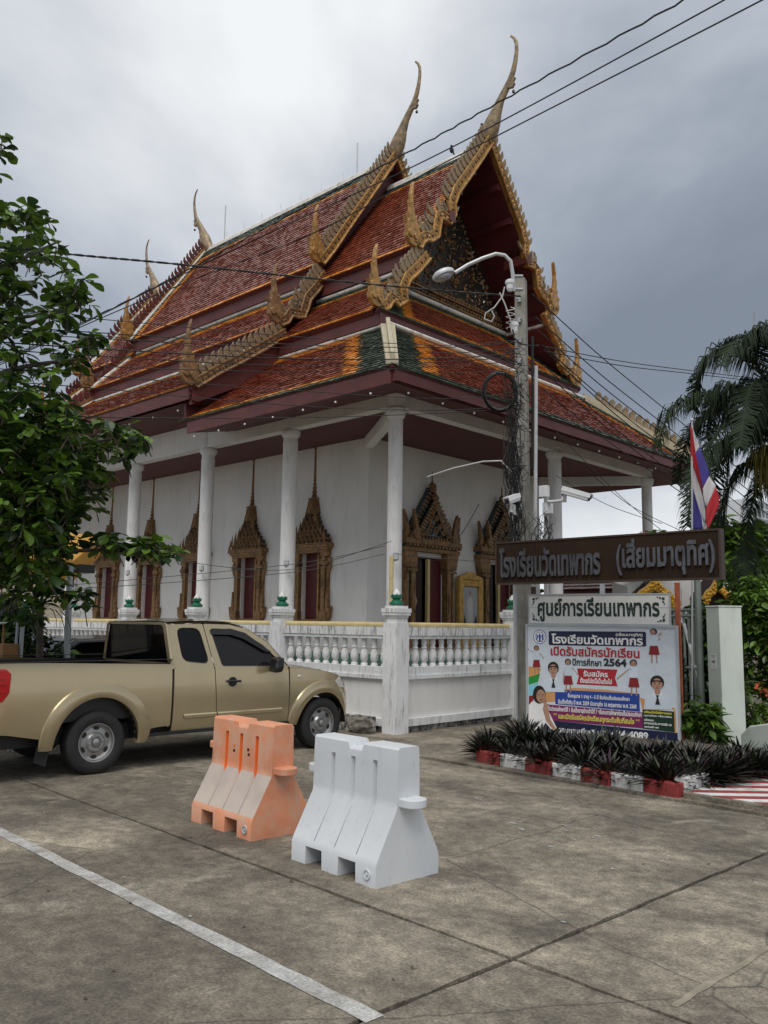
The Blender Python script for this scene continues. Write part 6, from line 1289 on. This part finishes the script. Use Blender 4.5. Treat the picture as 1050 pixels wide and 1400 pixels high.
# big leaved tree at the left
random.seed(33); TD = 10.5; tp = at(-60, 800, TD)
t = thing('almond_tree', (tp.x, tp.y, 0), 'large leaved dark green tree overhanging the pickup at the left edge', 'tree')
tq = MB(); tq.tube([(tp.x, tp.y, 0), tuple(at(-70, 760, TD)), tuple(at(-60, 620, TD)), tuple(at(-70, 400, TD)), tuple(at(-60, 200, TD))], [.22, .19, .16, .1, .05], 12); tq.build('trunk', 'bark', t, smooth=60)
LOBES = [(-20, 215, 38, 28, 5, .5), (8, 205, 18, 20, 2, 0), (5, 290, 60, 28, 9, .7), (45, 310, 30, 20, 5, .4), (20, 350, 70, 35, 14, .9), (75, 385, 40, 26, 8, .5), (110, 412, 22, 14, 4, .3), (20, 420, 80, 40, 24, 1.), (85, 460, 45, 30, 11, .6), (10, 510, 60, 34, 14, 1.), (115, 490, 24, 12, 4, .3), (30, 570, 80, 40, 34, 1.1), (110, 592, 60, 22, 16, .7), (165, 605, 34, 22, 11, .4), (40, 640, 90, 40, 44, 1.2), (110, 655, 45, 32, 16, .7), (30, 705, 80, 36, 60, 1.1), (40, 680, 70, 60, 50, 1.4), (30, 760, 60, 40, 30, 1.2), (60, 610, 70, 30, 34, 1.2), (95, 690, 40, 28, 12, .7), (165, 740, 34, 16, 12, .35), (208, 748, 28, 15, 10, .3), (235, 752, 10, 8, 2, .1), (20, 770, 60, 30, 18, 1.), (85, 735, 34, 24, 10, .6), (78, 800, 34, 22, 8, .5), (30, 830, 40, 26, 10, .8), (100, 818, 22, 18, 5, .4), (-30, 600, 60, 200, 50, 1.6), (15, 610, 70, 70, 46, 1.3), (5, 690, 70, 60, 34, 1.3)]
pr = [leafmesh(.205, .062, None, True, c_) for c_ in (.08, .25, .45)]
leaf_meshes = [p.mesh('leaf', [m]) for p in pr for m in ('leaf_dark', 'leaf_mid', 'leaf_bright')]
lv = []; tw = []
for (x, y, rx, ry, n, dd) in LOBES:
    for k in range(int(n*(1.6 if n > 13 else 1.25))):
        a = rnd(0, 6.3); r_ = math.sqrt(rnd(0, 1)); dep = TD+rnd(-dd, dd)*1.1; p = at(x+cos(a)*r_*rx, y+sin(a)*r_*ry, dep); tw.append(p); m_ = random.randint(6, 10); y0 = rnd(0, 6.3); tilt = Vector((rnd(-.3, .3), rnd(-.3, .3), 1))
        for j in range(m_):
            lv.append((p+Vector((rnd(-.03, .03), rnd(-.03, .03), rnd(-.04, .04))), y0+2*pi*j/m_+rnd(-.25, .25), rnd(-.55, .45), rnd(-.5, .5), rnd(.45, 1.15), (p-CPOS).dot(CF)+rnd(0, .3), y < 470 or x > 130))
lv.sort(key=lambda l: l[5]-(.8 if l[6] else 0)); rest = MB()
for i, (p, yw, pt, rl, s_, d_, hi) in enumerate(lv):
    w_ = rnd(0, 1); cc_ = 0 if w_ < .3 else (1 if w_ < .75 else 2)
    if i < 300:
        o = link('leaf', leaf_meshes[random.randint(0, 2)*3+cc_], t, p, rot=(Matrix.Rotation(yw, 3, 'Z') @ Matrix.Rotation(pt, 3, 'X') @ Matrix.Rotation(rl, 3, 'Y')).to_euler(), sca=(s_,)*3)
    else: addleaf(rest, pr[i % 3], p, yw, pt, rl, s_, cc_)
tag(rest.build('foliage', ['leaf_dark', 'leaf_mid', 'leaf_bright'], t), kind='stuff')
for k, tgt in enumerate(((80, 330), (130, 410), (60, 430), (120, 490), (150, 600), (110, 650), (235, 750), (90, 735), (85, 810), (40, 300), (20, 560), (-10, 215))):
    sx, sy = -62, min(760, tgt[1]+rnd(30, 90)); q = MB(); P = through([(sx, sy, TD), ((sx+tgt[0])/2, (sy+tgt[1])/2-rnd(0, 12), TD+rnd(-.3, .3)), (tgt[0], tgt[1], TD+rnd(-.3, .3))], 6); q.tube(P, [.045*(1-i/len(P)*.8) for i in range(len(P))], 6); q.build('branch', 'bark', t, smooth=60)
twg = MB()
for p in tw: twg.tube([p, p+Vector((rnd(-.12, .12), rnd(-.12, .12), -rnd(.1, .25)))], .007, 4)
tag(twg.build('twigs', 'bark', t), kind='stuff')
# ---------------------------------------------------------------- left background: awning, post, frame, plants, dark car
mat('awning', (.62, .33, .06), .7, var=.08, trans=.2); mat('cream_wall', (.6, .53, .4), .8, var=.06, scale=.6); mat('dark_car', (.012, .013, .014), .3, coat=.4); mat('wood_box', (.25, .13, .05), .7, var=.2)
AD = 13.2
t = thing('awning', at(40, 790, AD), 'yellow orange scalloped awning under the left tree', 'awning')
q = MB(); A0, A1 = at(-120, 756, AD-1.4), at(101, 768, AD); B0, B1 = A0+CF*1.3+Vector((0, 0, .35)), A1+CF*1.3+Vector((0, 0, .35)); q.prism([A0, A1, B1, B0], (0, 0, .02)); q.build('canopy', 'awning', t)
q = MB(); n = 44; rows = [[], []]
for i in range(n+1):
    p = A0.lerp(A1, i/n); rows[0].append(p-CF*.01); rows[1].append(p-CF*.01-Vector((0, 0, .27+.05*abs(sin(i*pi/6)))))
q.grid(rows); q.build('valance', 'awning', t, solid=.006)
q = MB(); q.prism([A1, A1-Vector((0, 0, .3)), B1-Vector((0, 0, .3)), B1], CR*.006); q.build('side_flap', 'awning', t)
pz = at(94, 900, 12.2); t = thing('steel_post', (pz.x, pz.y, 0), 'grey steel post standing behind the pickup bed near the left tree', 'post'); q = MB(); q.tube([(pz.x, pz.y, 0), tuple(at(96, 770, 12.2))], .045, 10); q.build('shaft', 'frame_grey', t); q = MB(); q.tube([at(94, 877, 12.15), at(99, 874, 12.1), at(104, 873, 12.1), at(104, 878, 12.1)], .014, 5); q.build('hook', 'steel', t)
t = thing('signal_box', at(113, 778, 12.5), 'small black box fixed to the post under the awning', 'box'); q = MB(); a = at(113, 778, 12.5); q.box((a.x-.14, a.y-.12, a.z-.06), (a.x+.14, a.y+.12, a.z+.06)); q.build('body', 'black_plastic', t); q = MB(); q.tube([a, tuple(at(98, 778, 12.3))], .02, 5); q.build('bracket', 'steel', t)
t = thing('metal_rack', at(18, 900, 11.3)-Vector((0, 0, at(18, 900, 11.3).z)), 'light metal frame rack behind the pickup bed at the left edge', 'rack')
for x in (-20, 6, 24, 31): q = MB(); a = at(x, 852, 11.3); q.tube([(a.x, a.y, 0), tuple(a)], .02 if x < 30 else .03, 6); q.build('upright', 'frame_grey' if x != 6 else 'wood_box', t)
for y in (852, 930): q = MB(); q.tube([at(-20, y, 11.3), at(31, y, 11.3)], .018, 6); q.build('rail', 'frame_grey', t)
a = at(9, 893, 11.1); q = MB(); q.box((a.x-.12, a.y-.1, a.z-.2), (a.x+.12, a.y+.1, a.z+.12)); o = q.build('wooden_box', 'wood_box', None, bevel=.006); tag(o, 'small brown wooden box in the metal rack at the left edge', 'box'); o.parent = None
q = MB()
sp_c = at(62, 868, 11.9); t = thing('strap_leaf_plant', (sp_c.x, sp_c.y, 0), 'dark strap leaved plant drooping in front of the balustrade behind the pickup', 'plant')
q = MB(); q.tube([(sp_c.x, sp_c.y, 0), tuple(at(55, 830, 11.9))], .05, 8); q.build('stem', 'bark', t)
for k in range(46):
    a = rnd(0, 6.3); d = Vector((cos(a), sin(a), 0)); p = at(55, 832+rnd(-10, 12), 11.9); l = rnd(.5, .95); s_ = Vector((-sin(a), cos(a), 0))*.016; rows = []; el = rnd(.2, 1.1); pp = p.copy()
    for j in range(6): rows.append([pp-s_*(1-j/6), pp+s_*(1-j/6)]); pp = pp+(d*cos(el)+Vector((0, 0, sin(el))))*l/5; el -= .45
    q = MB(); q.grid(rows); q.build('strap_leaf', 'leaf_dark', t)
t = thing('dark_car', (-12.6, 6.6, 0), 'black car almost hidden behind the gold pickup, only its sloping screen showing', 'car')
X0 = -12.0
ca = MB(); prof = [(5.0, .35), (5.0, .85), (5.35, 1.0), (5.6, 1.04), (6.35, 1.36), (6.9, 1.37), (6.9, .35)]
prof2 = [(4.6, .3), (4.6, .75), (4.75, .95), (5.55, 1.05), (6.15, 1.42), (7.2, 1.46), (8.1, 1.1), (9.0, .95), (9.25, .7), (9.2, .3)]
ca.prism([(-13.65, y, z) for y, z in prof2], (1.65, 0, 0)); ca.build('body', 'dark_car', t, bevel=.06, seg=3)
for s_, x in ((1, -11.995), (-1, -13.66)):
    q = MB(); q.prism([(x, 5.75, 1.08), (x, 6.2, 1.37), (x, 7.15, 1.4), (x, 7.75, 1.12)], (.006, 0, 0)); q.build('side_window', 'dark_glass', t)
q = MB(); q.prism([(-13.5, 5.60, 1.09), (-12.15, 5.60, 1.09), (-12.25, 6.08, 1.385), (-13.4, 6.08, 1.385)], (0, -.012, .012)); q.build('rear_screen', 'dark_glass', t)
for y in (5.4, 8.4):
    for x in (-12.1, -13.55): q = MB(); q.lathe([(.2, -.1), (.31, -.09), (.32, 0), (.31, .09), (.2, .1)], 20, c=(x, y, .32), ax=(1, 0, 0)); q.build('wheel', 'tyre', t)
# cream building far left behind the tree
a, b = at(-260, 870, 30), at(104, 870, 40); a.z = b.z = 0; bd = b-a; bn_ = Vector((-bd.y, bd.x, 0)).normalized()
t = thing('cream_building', (a+b)/2, 'cream walled building glimpsed through the left tree beyond the temple', 'building'); q = MB(); q.prism([a, b, b+bn_*8, a+bn_*8], (0, 0, 5.6)); q.build('wall', 'cream_wall', t); q = MB(); q.prism([a-bn_*.5, b-bn_*.5+bd.normalized()*.4, b+bn_*8.4+bd.normalized()*.4, a+bn_*8.4], (0, 0, .25)); q.v = [(x, y, z+5.6) for x, y, z in q.v]; q.build('roof', 'maroon', t)
for k in range(6): p = a.lerp(b, .1+k*.15)-bn_*.02; u = bd.normalized()*.9; q = MB(); q.prism([p+Vector((0, 0, 3)), p+u+Vector((0, 0, 3)), p+u+bn_*.03+Vector((0, 0, 3)), p+bn_*.03+Vector((0, 0, 3))], (0, 0, 1.4)); q.build('window', 'tower_glass', t)
# far-off belt of trees closing the horizon
random.seed(4); q = MB(); pr2 = leafmesh(.9, .4, None, False)
for i in range(26):
    ang = YAW+radians(-75+i*6.2); D = rnd(60, 85); p = Vector((sin(ang)*D, cos(ang)*D, 0)); s_ = rnd(2.2, 3.6)
    for k in range(420):
        v = Vector((random.gauss(0, 1), random.gauss(0, 1), random.gauss(0, 1))).normalized()*rnd(.55, 1); addleaf(q, pr2, p+Vector((v.x*s_*1.5, v.y*s_*1.5, max(.1, s_*.9+v.z*s_*.9))), rnd(0, 6.3), rnd(-1, 1), rnd(-1, 1), rnd(.6, 1.2), 0 if rnd(0, 1) < .7 else 1)
tag(q.build('tree_line', DM), 'far-off green belt of trees on the horizon', 'trees', kind='stuff')
# ---------------------------------------------------------------- framed portrait between the doors
mat('portrait_frame', (.55, .33, .08), .4, .3, var=.3, scale=9, bump=.5, bscale=40); mat('portrait_ground', (.38, .40, .42), .5, var=.1); mat('portrait_robe', (.55, .55, .52), .5, var=.1)
t = thing('framed_portrait', (XW+.13, 15.58, FL), 'ornate gold framed full length portrait standing between the two temple doors', 'portrait', None, radians(90))
q = MB()
for (a, b) in (((-.44, 0), (-.28, 1.52)), ((.28, 0), (.44, 1.52)), ((-.2795, 0), (.2795, .3)), ((-.2795, 1.37), (.2795, 1.515))): q.box((a[0], -.05, a[1]), (b[0], .05, b[1]))
q.prism([(-.44, -.045, 1.521), (.44, -.045, 1.521), (.4, -.045, 1.6), (.2, -.045, 1.63), (.1, -.045, 1.70), (-.1, -.045, 1.70), (-.2, -.045, 1.63), (-.4, -.045, 1.6)], (0, .09, 0))
q.build('frame', 'portrait_frame', t, local=True, bevel=.01)
MB().box((-.279, .0, .321), (.279, .02, 1.359)).build('print', 'portrait_ground', t, local=True)
q = MB()
def pp(pts, k, y): q.add([(a, y, b) for a, b in pts], [tuple(range(len(pts)))], k)
pp([(-.06, .42), (.08, .42), (.10, .8), (.09, 1.08), (.04, 1.14), (-.04, 1.14), (-.1, 1.06), (-.1, .75)], 0, -.002); pp([(-.05, .34), (.06, .34), (.06, .43), (-.05, .43)], 1, -.002); pp([(.0+cos(w)*.04, 1.2+sin(w)*.055) for w in [2*pi*i/12 for i in range(12)]], 2, -.003); pp([(.0+cos(w)*.042, 1.225+sin(w)*.035) for w in [2*pi*i/12 for i in range(12)]], 1, -.0025)
for s in (-1, 1): pp([(s*.14, .4), (s*.25, .4), (s*.25, .6), (s*.22, .75), (s*.16, .6)], 1, -.002)
q.build('printed_figure', ['portrait_robe', 'p_dark', 'p_skin'], t, local=True)
